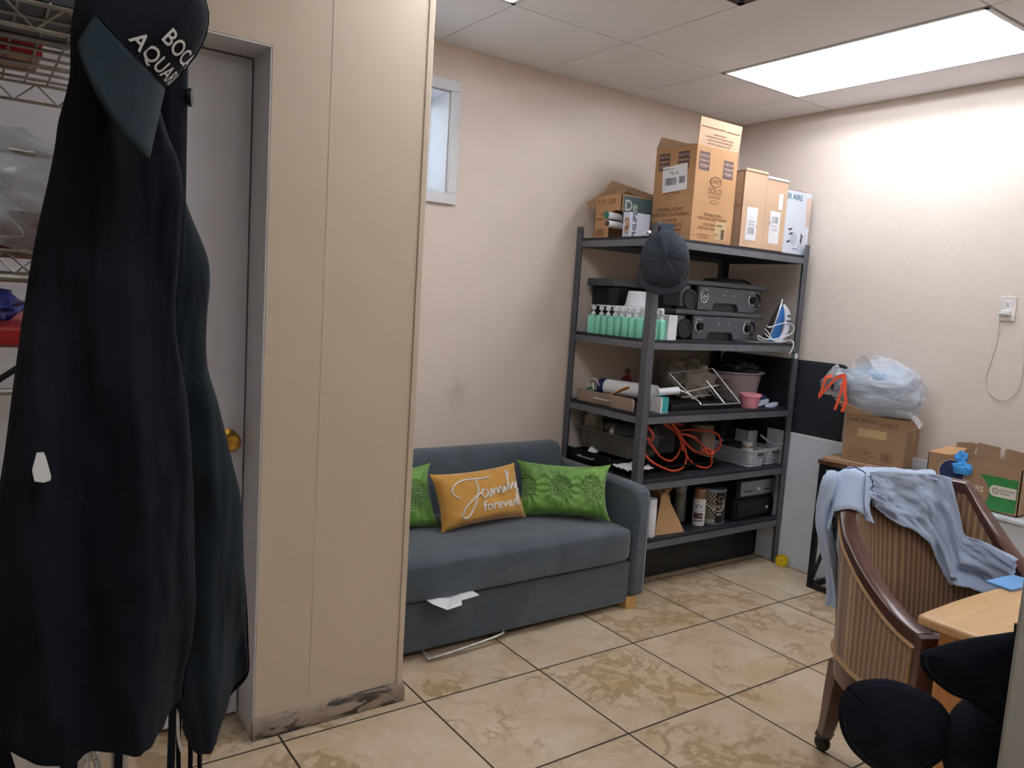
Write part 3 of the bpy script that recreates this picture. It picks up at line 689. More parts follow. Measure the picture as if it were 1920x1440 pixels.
m = M(); m.keep = True
m.grid(lambda u, v: Vector((-1.265+.036*u, -.375+.012*u+.006*sin(v*9), Zk+.02+.075*v)) + Vector((.006*nz((u*3, v*3, 0), 2), .01*nz((u*3, v*3, 4), 2), 0)), 8, 8)
o = obj('torn_card', m, 'cardboard_dark', None, 50, solid=.002); tag(o, 'torn brown card scrap in front of the white tubes on the top shelf', 'cardboard scrap')
m = M(); m.keep = True
m.grid(lambda u, v: Vector((-1.25+.17*u, -.585+.10*v, Zk+.012+.018*v*(.4+sin(u*7)*.4)+.010*nz((u*4, v*4, 1), 1.5))), 18, 10)
o = obj('crumpled_paper', m, 'paper', None, 50, solid=.0015); tag(o, 'crumpled white paper lying on the top shelf front edge', 'paper')
# cap hung over the near shelf post
t = thing('baseball_cap', 'charcoal baseball cap hung over the near shelf post', 'cap', (-1.245, -.63, 1.65))
c = Vector((-1.243, -.640, 1.655))
ax_u = Vector((.72, -.69, 0)); ax_n = Vector((-.69, -.72, .1)).normalized()
def crown(u, v, c=c):
    a = u*2*pi; b = v*pi/2
    rx, rz = .115, .142
    r = cos(b)**.75
    p = c + ax_u*(rx*r*cos(a)) + Vector((0, 0, rz*r*sin(a))) + ax_n*(.105*sin(b))
    return p + ax_n*(-.006*abs(sin(3*a))**.3*0 + .008*nz((cos(a)*2, sin(a)*2, v), 1.5, 3)) 
m = M(); m.grid(crown, 48, 14); obj('crown', m, 'grey_cap', t, 60)
m = M()
for k in range(6):
    m.tube([crown(k/6+.04, v/10)+ax_n*.001 for v in range(11)], .0016, 5)
m.lathe(crown(0, 1), [(.001, -.003), (.008, 0), (.006, .005), (.001, .006)], 12, ax_n); obj('seam', m, 'grey_cap', t)
m = M(); m.grid(lambda u, v: c + ax_u*(.113*cos(pi+u*pi)*(1+.03*v)) + Vector((0, 0, -.10*sin(u*pi)**.8-.03-.035*v)) + ax_n*(.055*sin(u*pi)*(1-v*.1)-.01), 28, 6)
obj('visor', m, 'grey_cap', t, 60, solid=.004)
m = M(); m.loft([[c+ax_u*(x)+Vector((0, 0, z))+ax_n*y for x, y in ((-.028, -.02), (.03, -.02), (.032, .004), (-.03, .006))] for z in (.11, .172)])
obj('back_strap', m, mat('faded strap', '4b5562', .8), t)
# ------------------------------------------------------------------ tier 4
Zk = DK[3]
def bottle(x, y):
    t = thing('soap_bottle', '', 'bottle', (x, y, Zk), 'row of green soap pump bottles')
    m = M(); m.loft([[(a*sx, b*sx, z) for a, b in ((-.028, -.019), (.028, -.019), (.031, -.014), (.031, .014), (.028, .019), (-.028, .019), (-.031, .014), (-.031, -.014))] for z, sx in ((0, .95), (.004, 1), (.088, 1), (.096, .8), (.100, .4))])
    obj('bottle_body', m, 'soap', t, 50, world=False)
    m = M(); m.lathe((0, 0, .099), [(.012, 0), (.0125, .012), (.005, .014), (.005, .024), (.0135, .026), (.014, .043), (.010, .047)], 14)
    m.loft([[(x, y, z) for y, z in ((-.005, .146), (.005, .146), (.005, .152), (-.005, .152))] for x in (-.034, .012)])
    obj('pump', m, 'white_plastic', t, 40, world=False)
    return t
B0 = None; n = 9
ordn = ['nearest the wall', 'second from the wall', 'third from the wall', 'fourth from the wall', 'in the middle of its row', 'fourth from the front post', 'third from the front post', 'second from the front post', 'hidden partly by the front post']
for k in range(n):
    y = -.128-.052*k - (.012 if k > 0 else 0); loc = (-1.212, y, Zk)
    if B0 is None: B0 = bottle(loc[0], loc[1]); b = B0
    else: b = dup(B0, loc)
    b.location = loc; b['label'] = 'green soap pump bottle %s, on the shelf end' % ordn[k]; b.rotation_euler.z = .12*sin(k*3)+(.5 if k == 0 else 0)
b = dup(B0, (-1.15, -.56, Zk), .3, 'green soap pump bottle just right of the front post, before the white box')
t = thing('white_carton', 'white carton behind the row of green soap bottles', 'carton', (-1.10, -.36, Zk))
m = M(); m.bb(-1.175, -1.03, -.46, -.26, Zk, 1.428); obj('box_body', m, 'white_plastic', t, 0, bevel=.003)
m = M(); m.bb(-1.176, -1.029, -.461, -.259, 1.40, 1.431); obj('box_lid', m, 'white_plastic', t, 0, bevel=.003)
m = M(); m.lathe((-1.10, -.33, 1.431), [(.062, 0), (.064, .003), (.058, .012), (.047, .075), (.044, .079), (.001, .080)], 28)
o = obj('plastic_tub', m, 'white_plastic', None, 40); tag(o, 'white plastic tub upside down on the white carton', 'tub')
t = thing('white_box', 'plain white box on the fourth shelf right of the front post', 'box', (-1.12, -.53, Zk))
m = M(); m.bb(-1.12, -1.06, -.585, -.47, Zk, Zk+.122); obj('box_body', m, 'white_plastic', t, 0, bevel=.002)
m = M(); m.bb(-1.1205, -1.0595, -.5855, -.4695, Zk+.117, Zk+.1235); obj('box_lid', m, 'paper', t, 0, bevel=.001)
# twin burners
def burner(z, x0, lb, first):
    t = thing('hot_plate', lb, 'hot plate', (x0+.30, -.36, z), 'stacked black hot plates')
    f = -.50
    W = .555
    # local coordinates from left front corner
    def P(x, y, zz): return (x0+x, y, z+zz)
    m = M(); m.box(P(W/2-.02, -.34, .070), (W-.16, .22, .118))
    obj('housing', m, 'black_matte', t, 0, bevel=.004)
    m = M(); m.box(P(W/2-.02, -.335, .142), (W+.16, .27, .026)); obj('top_plate', m, 'black_matte', t, 0, bevel=.006)
    m = M(); pts = [(.03, .002), (.14, .002), (.15, .03), (.165, .042), (.335, .042), (.35, .03), (.36, .002), (W-.06, .002), (W-.06, .125), (.03, .125)]
    m.prism([P(a, -.475, b) for a, b in pts], (0, .02, 0)); obj('front_panel', m, 'black_matte', t, 0, bevel=.002)
    m = M(); m.bb(x0+.13, x0+.37, -.458, -.44, z+.0, z+.045); obj('drip_slot', m, 'black_plastic', t, 0)
    for i, kx in enumerate((.075, W-.09)):
        kz = .072
        if not (first and i == 0):
            m = M(); m.lathe(P(kx, -.475, kz), [(.001, 0), (.021, 0), (.021, .006), (.018, .022), (.001, .023)], 20, (0, -1, 0)); m.box(P(kx, -.499, kz), (.008, .008, .036)); obj('knob', m, 'black_plastic', t, 40)
        m = M(); rr = .027
        m.tube([P(kx+rr*cos(a), -.4762, kz+rr*1.15*sin(a)) for a in [radians(130+i*10) for i in range(0, 24 if not (first and i == 0) else 27)]], .0024, 5)
        for a in (60, 90, 120): m.box(P(kx+.034*cos(radians(a)), -.4762, kz+.04*sin(radians(a))), (.007, .001, .005))
        if first and i == 0: m.tube([P(kx+.008*cos(a/3), -.4762, kz-.003+.008*sin(a/3)) for a in range(17)], .0022, 5); m.box(P(kx+.012, -.4762, kz), (.006, .001, .005))
        obj('dial_mark', m, 'thread', t, 40)
    for kx in (.23, .31):
        m = M(); m.lathe(P(kx, -.475, .086), [(.001, 0), (.004, 0), (.004, .002), (.001, .003)], 10, (0, -1, 0)); obj('indicator_lamp', m, 'thread', t)
    # side cheeks with round cut
    for xx, w in ((-.055, .075), (W-.045, .085)):
        m = M(); m.box(P(xx, -.40, .070), (w, .12, .112)); obj('side_cheek', m, 'black_matte', t, 0, bevel=.004)
    m = M(); m.lathe(P(-.02, -.462, .055), [(.001, 0), (.052, 0), (.050, .006), (.034, .006), (.032, .002), (.001, .002)], 28, (0, -1, 0))
    obj('round_vent', m, 'black_plastic', t)
    m = M(); m.tube([P(-.035+.06*cos(a), -.462, .05+.062*sin(a)) for a in [radians(95+i*8) for i in range(7)]], .002, 5); obj('chrome_rim', m, 'steel', t)
    m = M(); m.tube(cr([P(W-.06, -.462, .03), P(W-.045, -.466, .045), P(W-.02, -.466, .04), P(W-.005, -.466, .07), P(W-.02, -.466, .1), P(W-.05, -.462, .108)], 5), .005, 6)
    m.tube([P(W-.045+.009*cos(a*pi/8), -.468, .045+.009*sin(a*pi/8)) for a in range(16)], .003, 5, True)
    obj('power_lead', m, 'black_plastic', t)
    for fx in (.08, W-.12):
        for fy in (-.44, -.26):
            m = M(); m.lathe(P(fx, fy, 0), [(.012, 0), (.014, .012)], 10); obj('foot', m, 'black_plastic', t)
burner(Zk, -.852, 'lower of the two stacked black hot plates on the fourth shelf', False)
burner(Zk+.156, -.830, 'upper of the two stacked black hot plates on the fourth shelf', True)
t = thing('plastic_bin', 'black plastic bin at the back left behind the hot plates', 'bin', (-1.03, -.15, Zk))
m = M(); m.loft([[(x, y, z) for x, y in ((-1.16-a, -.24-a), (-.90+a, -.24-a), (-.90+a, -.04), (-1.16-a, -.04))] for z, a in ((Zk, -.01), (Zk+.25, .0))]); obj('bin_body', m, 'black_plastic', t, 0, bevel=.006)
m = M(); m.bb(-1.19, -.87, -.255, -.03, Zk+.25, Zk+.29); obj('bin_lid', m, 'black_matte', t, 0, bevel=.006)
t = thing('pan_lid', 'dark pan lid lying on the upper hot plate', 'lid', (-.42, -.30, 1.59))
m = M(); m.lathe((-.42, -.30, 1.5895), [(.13, 0), (.13, .006), (.09, .026), (.001, .034)], 32); obj('lid_dome', m, 'black_matte', t)
m = M(); m.tube(cr([(-.50, -.37, 1.592), (-.45, -.38, 1.607), (-.36, -.38, 1.612), (-.28, -.37, 1.606), (-.24, -.36, 1.592)], 6), .007, 8); obj('lid_rim', m, 'black_plastic', t)
o = obj('baking_tray', M().bb(-.50, -.20, -.585, -.50, Zk+.0005, Zk+.006), 'steel', None, 0, bevel=.002); tag(o, 'thin dark tray lying in front of the lower hot plate', 'tray')
# steam iron standing on its heel
t = thing('steam_iron', 'blue and white steam iron standing on its heel at the shelf end', 'iron', (-.15, -.48, Zk))
bx, by, bz = -.165, -.47, Zk
def spin(m, a=radians(-36)):
    R_ = Matrix.Rotation(a, 3, 'Z'); c_ = Vector((bx, by, 0)); m.v = [c_+R_ @ (v-c_) for v in m.v]; return m
def iron_ring(k):
    w = .056*(1-k**2.2)+.001
    return w
m = M(); m.loft([[(bx-.03+.075*k+dx, by+dy, bz+.012+.235*k) for dx, dy in ((0, -w), (.008, -w), (.008, w), (0, w))] for k, w in [(i/10, iron_ring(i/10)) for i in range(11)]])
obj('soleplate', spin(m), 'steel', t, 40)
m = M(); m.loft([[(bx-.022+.075*k+dx*(1-k*.6), by+dy*w, bz+.006+.225*k) for dx, dy in ((0, -.95), (.035, -.85), (.065, -.45), (.065, .45), (.035, .85), (0, .95))] for k, w in [(i/10, iron_ring(i/10)*.97) for i in range(10)]])
obj('iron_body', spin(m), 'blue_iron', t, 50)
m = M(); m.tube(cr([(bx+.03, by-.0, bz+.02), (bx+.07, by-.004, bz+.03), (bx+.088, by-.004, bz+.10), (bx+.078, by-.004, bz+.17), (bx+.055, by, bz+.215)], 6), [.021]*13+[.022, .022, .022, .022, .022, .021, .02, .018, .016, .014, .012, .01], 12)
m.loft([[(bx+.028+dx, by+dy, bz+z) for dx, dy in ((-.03, -.046), (.035, -.04), (.05, 0), (.035, .04), (-.03, .046))] for z in (.0, .022)])
obj('handle', spin(m), 'white_plastic', t, 50)
m = M(); m.box((bx+.088, by-.024, bz+.155), (.02, .008, .012)); m.box((bx+.09, by-.024, bz+.12), (.024, .008, .022)); obj('button', spin(m), 'slate_print', t, 0, bevel=.001)
m = M()
m.tube(cr([(bx+.02, by-.03, bz+.012), (bx-.075, by-.065, bz+.01), (bx-.085, by-.06, bz+.035), (bx-.06, by-.07, bz+.02), (bx+.0, by-.075, bz+.02), (bx+.09, by-.06, bz+.05), (bx+.115, by-.05, bz+.09), (bx+.075, by-.06, bz+.115), (bx+.02, by-.07, bz+.105), (bx-.03, by-.072, bz+.085), (bx-.045, by-.07, bz+.092)], 6), .0032, 6)
m.tube(cr([(bx-.055, by-.065, bz+.075), (bx-.035, by-.072, bz+.055), (bx+.0, by-.075, bz+.012), (bx+.05, by-.07, bz+.008), (bx+.08, by-.09, bz+.02), (bx+.095, by-.118, bz+.012), (bx+.092, by-.128, bz-.02), (bx+.075, by-.128, bz-.055)], 6), .0032, 6)
m.tube(cr([(bx-.052, by-.065, bz+.05), (bx-.03, by-.072, bz+.03), (bx+.02, by-.08, bz+.004)], 6), .0032, 6)
obj('power_cord', spin(m), 'white_plastic', t)
m = M(); m.box((bx+.072, by-.128, bz-.068), (.026, .018, .03)); obj('plug', m, 'white_plastic', t, 0, bevel=.003)
# ------------------------------------------------------------------ tier 3
Zk = DK[2]
def drawer(name, label, x0, x1, y0, y1, z0, h, mt, rz=0):
    """open topped cash drawer, front panel facing -x"""
    t = thing(name, label, 'drawer', ((x0+x1)/2, (y0+y1)/2, z0), None, rz); hx, hy = (x1-x0)/2, (y1-y0)/2
    m = M(); w = .008
    m.bb(-hx+w, hx, -hy, -hy+w, .003, h*.8).bb(-hx+w, hx, hy-w, hy, .003, h*.8).bb(hx-w, hx, -hy+w, hy-w, .003, h*.8).bb(-hx, hx, -hy, hy, 0, .004)
    obj('drawer_tray', m, 'black_plastic', t, 0, world=False)
    m = M(); m.prism([(-hx-.012, -hy, 0), (-hx-.012, hy, 0), (-hx-.012, hy, h), (-hx-.012, -hy+.006, h), (-hx-.012, -hy, h-.012)], (.014, 0, 0)); obj('drawer_front', m, mt, t, 0, bevel=.0015, world=False)
    m = M(); a = -hx-.012; m.tube([(a, .055, h*.55), (a-.022, .055, h*.55), (a-.022, -.055, h*.55), (a, -.055, h*.55)], .0045, 8); obj('handle', m, 'chrome', t, world=False)
    return t
drawer('cash_till', 'brown fronted till drawer full of rolls on the third shelf end', -1.225, -.93, -.50, -.075, Zk, .062, 'brown_front')
def roll(name, label, p0, p1, r, mt, band=None, cat='paper roll'):
    t = thing(name, label, cat, p0); p0, p1 = Vector(p0), Vector(p1)
    m = M(); m.tube([p0, p1], r, 24); obj('roll_body', m, mt, t, 40)
    if band:
        d = (p1-p0).normalized(); m = M(); m.tube([p0-d*.002, p0+d*.035], r*1.015, 24); obj('roll_band', m, band, t, 40)
    return t
roll('paper_roll', 'thick white paper roll with navy end band in the brown fronted drawer', (-1.13, -.145, Zk+.082), (-1.05, -.47, Zk+.085), .042, 'paper', 'navy_plastic')
roll('plastic_tube', 'slim clear white tube sticking out past the front post, third shelf', (-1.10, -.53, Zk+.10), (-.985, -.56, Zk+.112), .019, 'white_plastic', None, 'tube')
t = thing('tape_spool', 'green spool with a loop of white wire in the brown fronted drawer', 'spool', (-1.19, -.10, Zk+.05))
m = M(); m.lathe((-1.19, -.10, Zk+.04), [(.022, 0), (.022, .006), (.014, .008), (.014, .026), (.022, .028), (.022, .034)], 18, (1, .3, .3)); obj('spool', m, 'green_cap', t)
m = M(); m.tube(cr([(-1.19, -.10, Zk+.07), (-1.19, -.11, Zk+.11), (-1.18, -.15, Zk+.12), (-1.18, -.18, Zk+.09)], 6), .0025, 6); m.tube(cr([(-1.18, -.11, Zk+.06), (-1.19, -.15, Zk+.065), (-1.19, -.14, Zk+.10)], 5), .0025, 6); obj('wire_loop', m, 'white_plastic', t)
m = M(); q = Matrix.Rotation(-.5, 3, 'X')
m.loft([[Vector((-1.215+dx, -.30-.14*k, Zk+.055+.062*k+dz)) for dx, dz in ((-.010*w, -.004), (.010*w, -.004), (.010*w, .004), (-.010*w, .004))] for k, w in ((0, .7), (.3, .8), (.5, 1.2), (.75, 2.0), (.92, 1.8), (1, .8))])
o = obj('bamboo_spatula', m, 'spoon', None, 60); tag(o, 'bamboo spatula leaning on the white roll in the drawer', 'spatula')
t = thing('teal_carton', 'small teal and white carton just right of the front post, third shelf', 'carton', (-1.06, -.55, Zk))
m = M(); m.bb(-1.115, -1.065, -.575, -.50, Zk, Zk+.078); obj('box_body', m, 'paper', t, 0); m = M(); m.bb(-1.105, -1.0635, -.5765, -.4985, Zk+.003, Zk+.079); obj('box_sleeve', m, 'teal', t, 0)
t = thing('dark_red_bottle', 'dark red bottles lying behind the white roll, third shelf', 'bottle', (-1.0, -.20, Zk))
m = M(); m.lathe((-1.02, -.22, Zk), [(.03, 0), (.03, .13), (.012, .15), (.012, .17)], 16); obj('bottle_body', m, 'dark_red', t)
m = M(); m.lathe((-1.02, -.22, Zk+.165), [(.014, 0), (.014, .018)], 12); obj('cap', m, 'black_plastic', t)
# black tray on tier 3
o = obj('oven_tray', M().bb(-.98, -.42, -.52, -.10, Zk+.0005, Zk+.028), 'black_plastic', None, 0, bevel=.006); tag(o, 'flat black oven tray under the chrome wire racks, third shelf', 'tray')
# chrome wire racks, tilted
def wires(name, label, segs, r=.003, mt='chrome', cat='wire rack', names=None):
    t = thing(name, label, cat, segs[0][1][0])
    for nm, pts, rr in segs:
        m = M(); m.tube(pts, rr, 6); obj(nm, m, mt, t)
    return t
ZT = Zk+.03
A0, A1 = Vector((-.80, -.545, ZT+.0)), Vector((-.47, -.545, ZT+.0))
up = Vector((-.10, .10, .155))
segs = [('outer_wire', cr([A0+up*1.0+Vector((-.04, 0, 0)), A0+up*.5+Vector((-.02, 0, 0)), A0+Vector((.0, 0, .015)), A0+Vector((.03, -.005, 0)), A1], 6), .0042),
        ('outer_wire', [A1, A1+up*.55, A1+up*1.15], .0042), ('cross_wire', [A0+up*.42+Vector((-.01, 0, 0)), A0+up*.60+Vector((.27, 0, .0))], .0036),
        ('flat_bar', [A0+Vector((.20, 0, .002)), A0+Vector((.20, 0, 0))+up*.75], .0058),
        ('leg_wire', cr([A0+up*.62+Vector((-.09, 0, -.01)), A0+Vector((-.085, .01, .06)), A0+Vector((-.06, .0, .035)), A0+Vector((-.02, .0, .042))], 5), .0042),
        ('cross_wire', [A0+up*1.0+Vector((-.04, 0, 0)), A1+up*1.15], .003), ('cross_wire', [A0+up*.15+Vector((0, .1, 0)), A1+up*.2+Vector((-.08, .1, -.0))], .0026)]
wires('wire_rack', 'bright chrome wire rack leaning forward on the third shelf', segs)
B = Vector((-.83, -.36, Zk+.15)); gx_, gy_ = Vector((.20, .03, .075)), Vector((.06, -.01, -.09))
segs = [('rail_wire', [B+gy_*k-gx_*.1, B+gx_+gy_*k], .0026) for k in (0, .55, 1.0)] + [('cross_wire', [B+gx_*k-gy_*.2, B+gx_*k+gy_*1.1], .0024) for k in (.1, .35, .62, .95)]
segs += [('rail_wire', [Vector((-.86, -.30, Zk+.245)), Vector((-.40, -.28, Zk+.245))], .003), ('cross_wire', [Vector((-.72, -.30, Zk+.30)), Vector((-.52, -.42, Zk+.10))], .003), ('cross_wire', [Vector((-.80, -.30, Zk+.27)), Vector((-.58, -.42, Zk+.05))], .003), ('cross_wire', [Vector((-.66, -.30, Zk+.245)), Vector((-.56, -.44, Zk+.06))], .003)]
wires('wire_basket', 'dull wire basket tangled behind the bright chrome rack', segs, mt='dull_chrome', cat='wire basket')
# crumpled cloth bag
m = M(); c = Vector((-.60, -.27, ZT))
def blob(c, rx, ry, rz, amp, sc, seed, nu=36, nv=18, base=.0):
    def fn(u, v):
        a, b = u*2*pi, (v-.5)*pi; d = Vector((cos(a)*cos(b), sin(a)*cos(b), sin(b)))
        k = 1+amp*nz(d, sc, seed)
        p = Vector((d.x*rx*k, d.y*ry*k, d.z*rz*k))
        p.z = max(p.z, -rz*.75)
        return c+p
    return fn
m.grid(blob(c+Vector((0, 0, .095)), .135, .13, .125, .42, 1.8, 4), 44, 24)
o = obj('cloth_bag', m, 'cloth_grey', None, 60); tag(o, 'crumpled grey taupe cloth bag behind the wire racks', 'bag')
m = M(); c = Vector((-.44, -.40, ZT-.026))
for k in range(9):
    a = k*.7; m.tube(cr([c+Vector((.05*cos(a), .04*sin(a), .02+.015*k)), c+Vector((.06*cos(a+2), .05*sin(a+2), .03+.012*k)), c+Vector((.05*cos(a+4), .04*sin(a+4), .05+.01*k)), c+Vector((.02*cos(a+5), .03*sin(a+5), .02+.016*k))], 5), .0022, 5)
o = obj('wire_whisk', m, 'dull_chrome', None); tag(o, 'tangle of thin wire loops beside the cloth bag', 'wire tangle')
# bucket with a black bag
t = thing('plastic_bucket', 'dusty mauve plastic bucket at the right of the third shelf', 'bucket', (-.235, -.30, Zk))
m = M(); m.lathe((-.235, -.30, Zk), [(.001, .004), (.12, .004), (.125, .0), (.13, .004), (.158, .17), (.178, .176), (.178, .182), (.172, .184), (.152, .176), (.122, .012), (.001, .012)], 40, sy=.95)
obj('bucket_wall', m, 'bucket', t, 40)
m = M(); c = Vector((-.235, -.455, Zk+.12)); m.tube(cr([(-.40, -.30, Zk+.16), (-.43, -.32, Zk+.20), (-.40, -.36, Zk+.225), (-.36, -.38, Zk+.215)], 5), .005, 6); obj('bucket_bail', m, 'black_plastic', t)
m = M(); m.grid(blob(Vector((-.215, -.30, Zk+.185)), .125, .12, .055, .35, 2.2, 8), 36, 18); o = obj('bin_bag', m, 'black_bag', None, 60); tag(o, 'dark plastic bag bulging out of the mauve bucket', 'plastic bag')
m = M(); m.lathe((-.365, -.525, Zk), [(.001, 0), (.046, 0), (.048, .004), (.058, .062), (.064, .064), (.064, .078), (.060, .08), (.056, .07), (.044, .008), (.001, .008)], 32)
o = obj('plastic_cup', m, 'pink', None, 40); tag(o, 'small round pink plastic bowl in front of the mauve bucket', 'bowl')
t = thing('flip_flops', 'pair of white soles with navy strap lying beside the pink bowl', 'slippers', (-.22, -.52, Zk))
for k, (x, y, z, a) in enumerate(((-.245, -.52, Zk+.022, .25), (-.185, -.54, Zk+.010, .12))):
    m = M(); m.loft([[Vector((x+.055*cos(q)*s, y+.02*sin(q)*s, z+.055*cos(q)*s*a+dz)) for q in [i*pi/8 for i in range(16)]] for dz, s in ((-.008, .95), (-.004, 1), (.006, 1), (.010, .93))]); obj('sole', m, mat('pale blue foam', 'b9c2d6', .6) if k == 0 else bpy.data.materials['pale blue foam'], t, 50)
m = M(); m.tube(cr([(-.285, -.505, Zk+.012), (-.26, -.50, Zk+.05), (-.22, -.50, Zk+.055), (-.19, -.51, Zk+.03)], 5), .012, 8); obj('strap', m, 'navy_plastic', t)
# ------------------------------------------------------------------ tier 2
Zk = DK[1]
drawer('till_box', 'black till drawer with chrome handle above the sofa arm', -1.235, -.93, -.375, -.03, Zk+.012, .062, 'black_iron')
o = obj('drawer_board', M().bb(-1.24, -.90, -.56, -.02, Zk+.0005, Zk+.0115), 'black_plastic', None, 0); tag(o, 'flat black board under the black drawer', 'board')
m = M(); m.keep = True; m.grid(lambda u, v: Vector((-1.235+.15*v, -.385-.15*u, Zk+.040+.012*nz((u*4, v*4, 2), 1.5)+.012*sin(u*9)*v)), 20, 12)
o = obj('paper_napkin', m, 'paper', None, 60, solid=.003); tag(o, 'crumpled white napkins beside the black drawer', 'napkins')
m = M(); m.prism([(-1.20, -.15, Zk+.065), (-1.20, -.21, Zk+.066), (-1.16, -.20, Zk+.068), (-1.17, -.15, Zk+.10)], (.0015, 0, 0)); o = obj('receipt_slip', m, 'paper', None, 0); tag(o, 'small white slip sticking up from the black drawer', 'paper slip')
t = thing('storage_tub', 'smoky clear plastic tub holding black bundles on the second shelf', 'tub', (-1.07, -.24, Zk+.08))
def opentub(m, x0, x1, y0, y1, z0, z1, tap=.02, w=.004, rim=.014):
    def ring(z, e): return [(x0-e, y0-e, z), (x1+e, y0-e, z), (x1+e, y1+e, z), (x0-e, y1+e, z)]
    m.loft([ring(z0, -tap), ring(z1, 0), ring(z1, rim), ring(z1+.008, rim), ring(z1+.008, -w), ring(z0+w, -tap-w)])
    return m
m = opentub(M(), -1.20, -.96, -.45, -.06, Zk+.077, Zk+.185); obj('tub_wall', m, 'smoke', t, 0, bevel=.004)
m = M(); m.keep = True; m.grid(lambda u, v: Vector((-1.165+.03*sin(u*pi), -.055-.16*u, Zk+.09+(.20*sin(pi*(.22+.5*(1-u))))*v)), 14, 8); o = obj('foil_sheet', m, 'foil', None, 60, solid=.002); tag(o, 'curved dull foil sheet standing in the smoky tub', 'foil sheet')
m = M(); m.grid(blob(Vector((-1.09, -.21, Zk+.18)), .06, .062, .095, .3, 2.4, 2), 32, 18); m.tube([(-1.09, -.205, Zk+.25), (-1.085, -.20, Zk+.285), (-1.08, -.215, Zk+.30)], [.02, .012, .024], 8); o = obj('bin_bag', m, 'black_bag', None, 60); tag(o, 'knotted black plastic bag in the smoky tub', 'plastic bag')
t = thing('black_canister', 'black cylinder with a chrome ring lying in the smoky tub', 'canister', (-1.06, -.36, Zk+.16))
m = M(); m.tube([(-1.10, -.27, Zk+.175), (-1.02, -.46, Zk+.185)], .058, 24); obj('cylinder_body', m, 'black_matte', t, 40)
m = M(); m.tube([(-1.112, -.242, Zk+.172), (-1.10, -.27, Zk+.1755)], [.046, .060], 24); obj('chrome_ring', m, 'chrome', t, 40)
# orange extension cord
o_ = M(); kx = lambda pts: cr(pts, 7)
def W(px, y): return (px[0], y, px[1])
for pts in CORD: o_.tube(kx(pts), .0062, 7)
o = obj('extension_cord', o_, 'orange', None, 60); tag(o, 'orange extension cord looped on the second shelf', 'extension cord')
t = thing('serving_tray', 'black serving tray under the orange cord', 'tray', (-.78, -.36, Zk))
m = opentub(M(), -1.02, -.53, -.50, -.12, Zk+.001, Zk+.032, .025, .004, .006); obj('tray_body', m, 'black_plastic', t, 0, bevel=.003)
t = thing('plastic_jar', 'milky beige square jar with ribbed lid behind the orange cord', 'jar', (-.435, -.27, Zk))
m = M(); m.loft([[(-.435+a*s, -.27+b*s, Zk+z) for a, b in ((-.05, -.06), (.05, -.06), (.06, -.05), (.06, .05), (.05, .06), (-.05, .06), (-.06, .05), (-.06, -.05))] for z, s in ((.0, .94), (.006, 1), (.14, 1), (.155, .9))]); obj('jar_body', m, 'beige_plastic', t, 40)
m = M(); m.lathe((-.435, -.27, Zk+.153), [(.062, 0), (.062, .015), (.066, .016), (.066, .045), (.062, .048), (.001, .048)], 28); obj('jar_lid', m, 'beige_plastic', t, 40)
t = thing('dark_carton', 'black printed carton at the back of the second shelf', 'carton', (-.28, -.12, Zk))
m = M(); m.bb(-.36, -.20, -.20, -.06, Zk, Zk+.245); obj('box_body', m, 'black_plastic', t, 0, bevel=.002)
m = M(); m.text('Panasonic', (-.29, -.2008, Zk+.222), X, Z, .022); obj('box_print', m, 'steel', t, 0)
o = obj('black_crate', M().bb(-.96, -.62, -.24, -.05, Zk+.036, Zk+.21), 'black_matte', None, 0, bevel=.008); tag(o, 'dark square crate behind the orange cord', 'crate')
o = obj('grey_carton', M().bb(-.195, -.09, -.22, -.05, Zk, Zk+.225), 'grey_dark', None, 0, bevel=.002); tag(o, 'dark grey carton behind the grey baskets', 'carton')
def basket(x0, x1, y0, y1, label):
    t = thing('storage_basket', label, 'basket', ((x0+x1)/2, (y0+y1)/2, Zk), 'grey woven look baskets')
    m = M(); h = .088
    def ring(z, e): 
        r = .02; pts = []
        for cx, cy, a0 in ((x1+e-r, y1+e-r, 0), (x0-e+r, y1+e-r, 90), (x0-e+r, y0-e+r, 180), (x1+e-r, y0-e+r, 270)):
            for k in range(5): a = radians(a0+k*22.5); pts.append((cx+r*cos(a), cy+r*sin(a), z))
        return pts
    m.loft([ring(Zk+.001, -.012), ring(Zk+h, 0), ring(Zk+h, .004), ring(Zk+h+.008, .004), ring(Zk+h+.008, -.004), ring(Zk+.006, -.016)]); obj('basket_wall', m, 'basket', t, 40)
    m = M(); m.box(((x0+x1)/2+.02, y0-.003, Zk+.073), (.052, .006, .014)); obj('handle_slot', m, 'mud', t, 0, bevel=.002)
    return t
basket(-.385, -.225, -.575, -.26, 'grey woven look basket with the amber jar, left of the pair')
basket(-.215, -.085, -.56, -.26, 'grey woven look basket with white parts, right of the pair')
t = thing('glass_jar', 'small amber jar with white lid in the left grey basket', 'jar', (-.275, -.45, Zk+.05))
m = M(); m.lathe((-.275, -.47, Zk+.012), [(.001, 0), (.034, 0), (.036, .004), (.036, .082), (.028, .095)], 24); obj('jar_glass', m, 'jar_amber', t)
m = M(); m.lathe((-.275, -.47, Zk+.105), [(.031, 0), (.031, .02), (.029, .022), (.001, .022)], 24); obj('jar_lid', m, 'white_plastic', t)
m = M(); m.lathe((-.275, -.47, Zk+.055), [(.0365, 0), (.0366, .038)], 24); obj('jar_label', m, 'paper', t)
t = thing('black_bundle', 'black bundle in the back of the left grey basket', 'bundle', (-.31, -.36, Zk+.02))
m = M(); m.grid(blob(Vector((-.315, -.40, Zk+.075)), .05, .07, .05, .4, 2.2, 12), 24, 14); obj('bundle_body', m, 'black_bag', t, 60)
t = thing('white_case', 'white case with a black lid edge in the right grey basket', 'case', (-.13, -.36, Zk+.02))
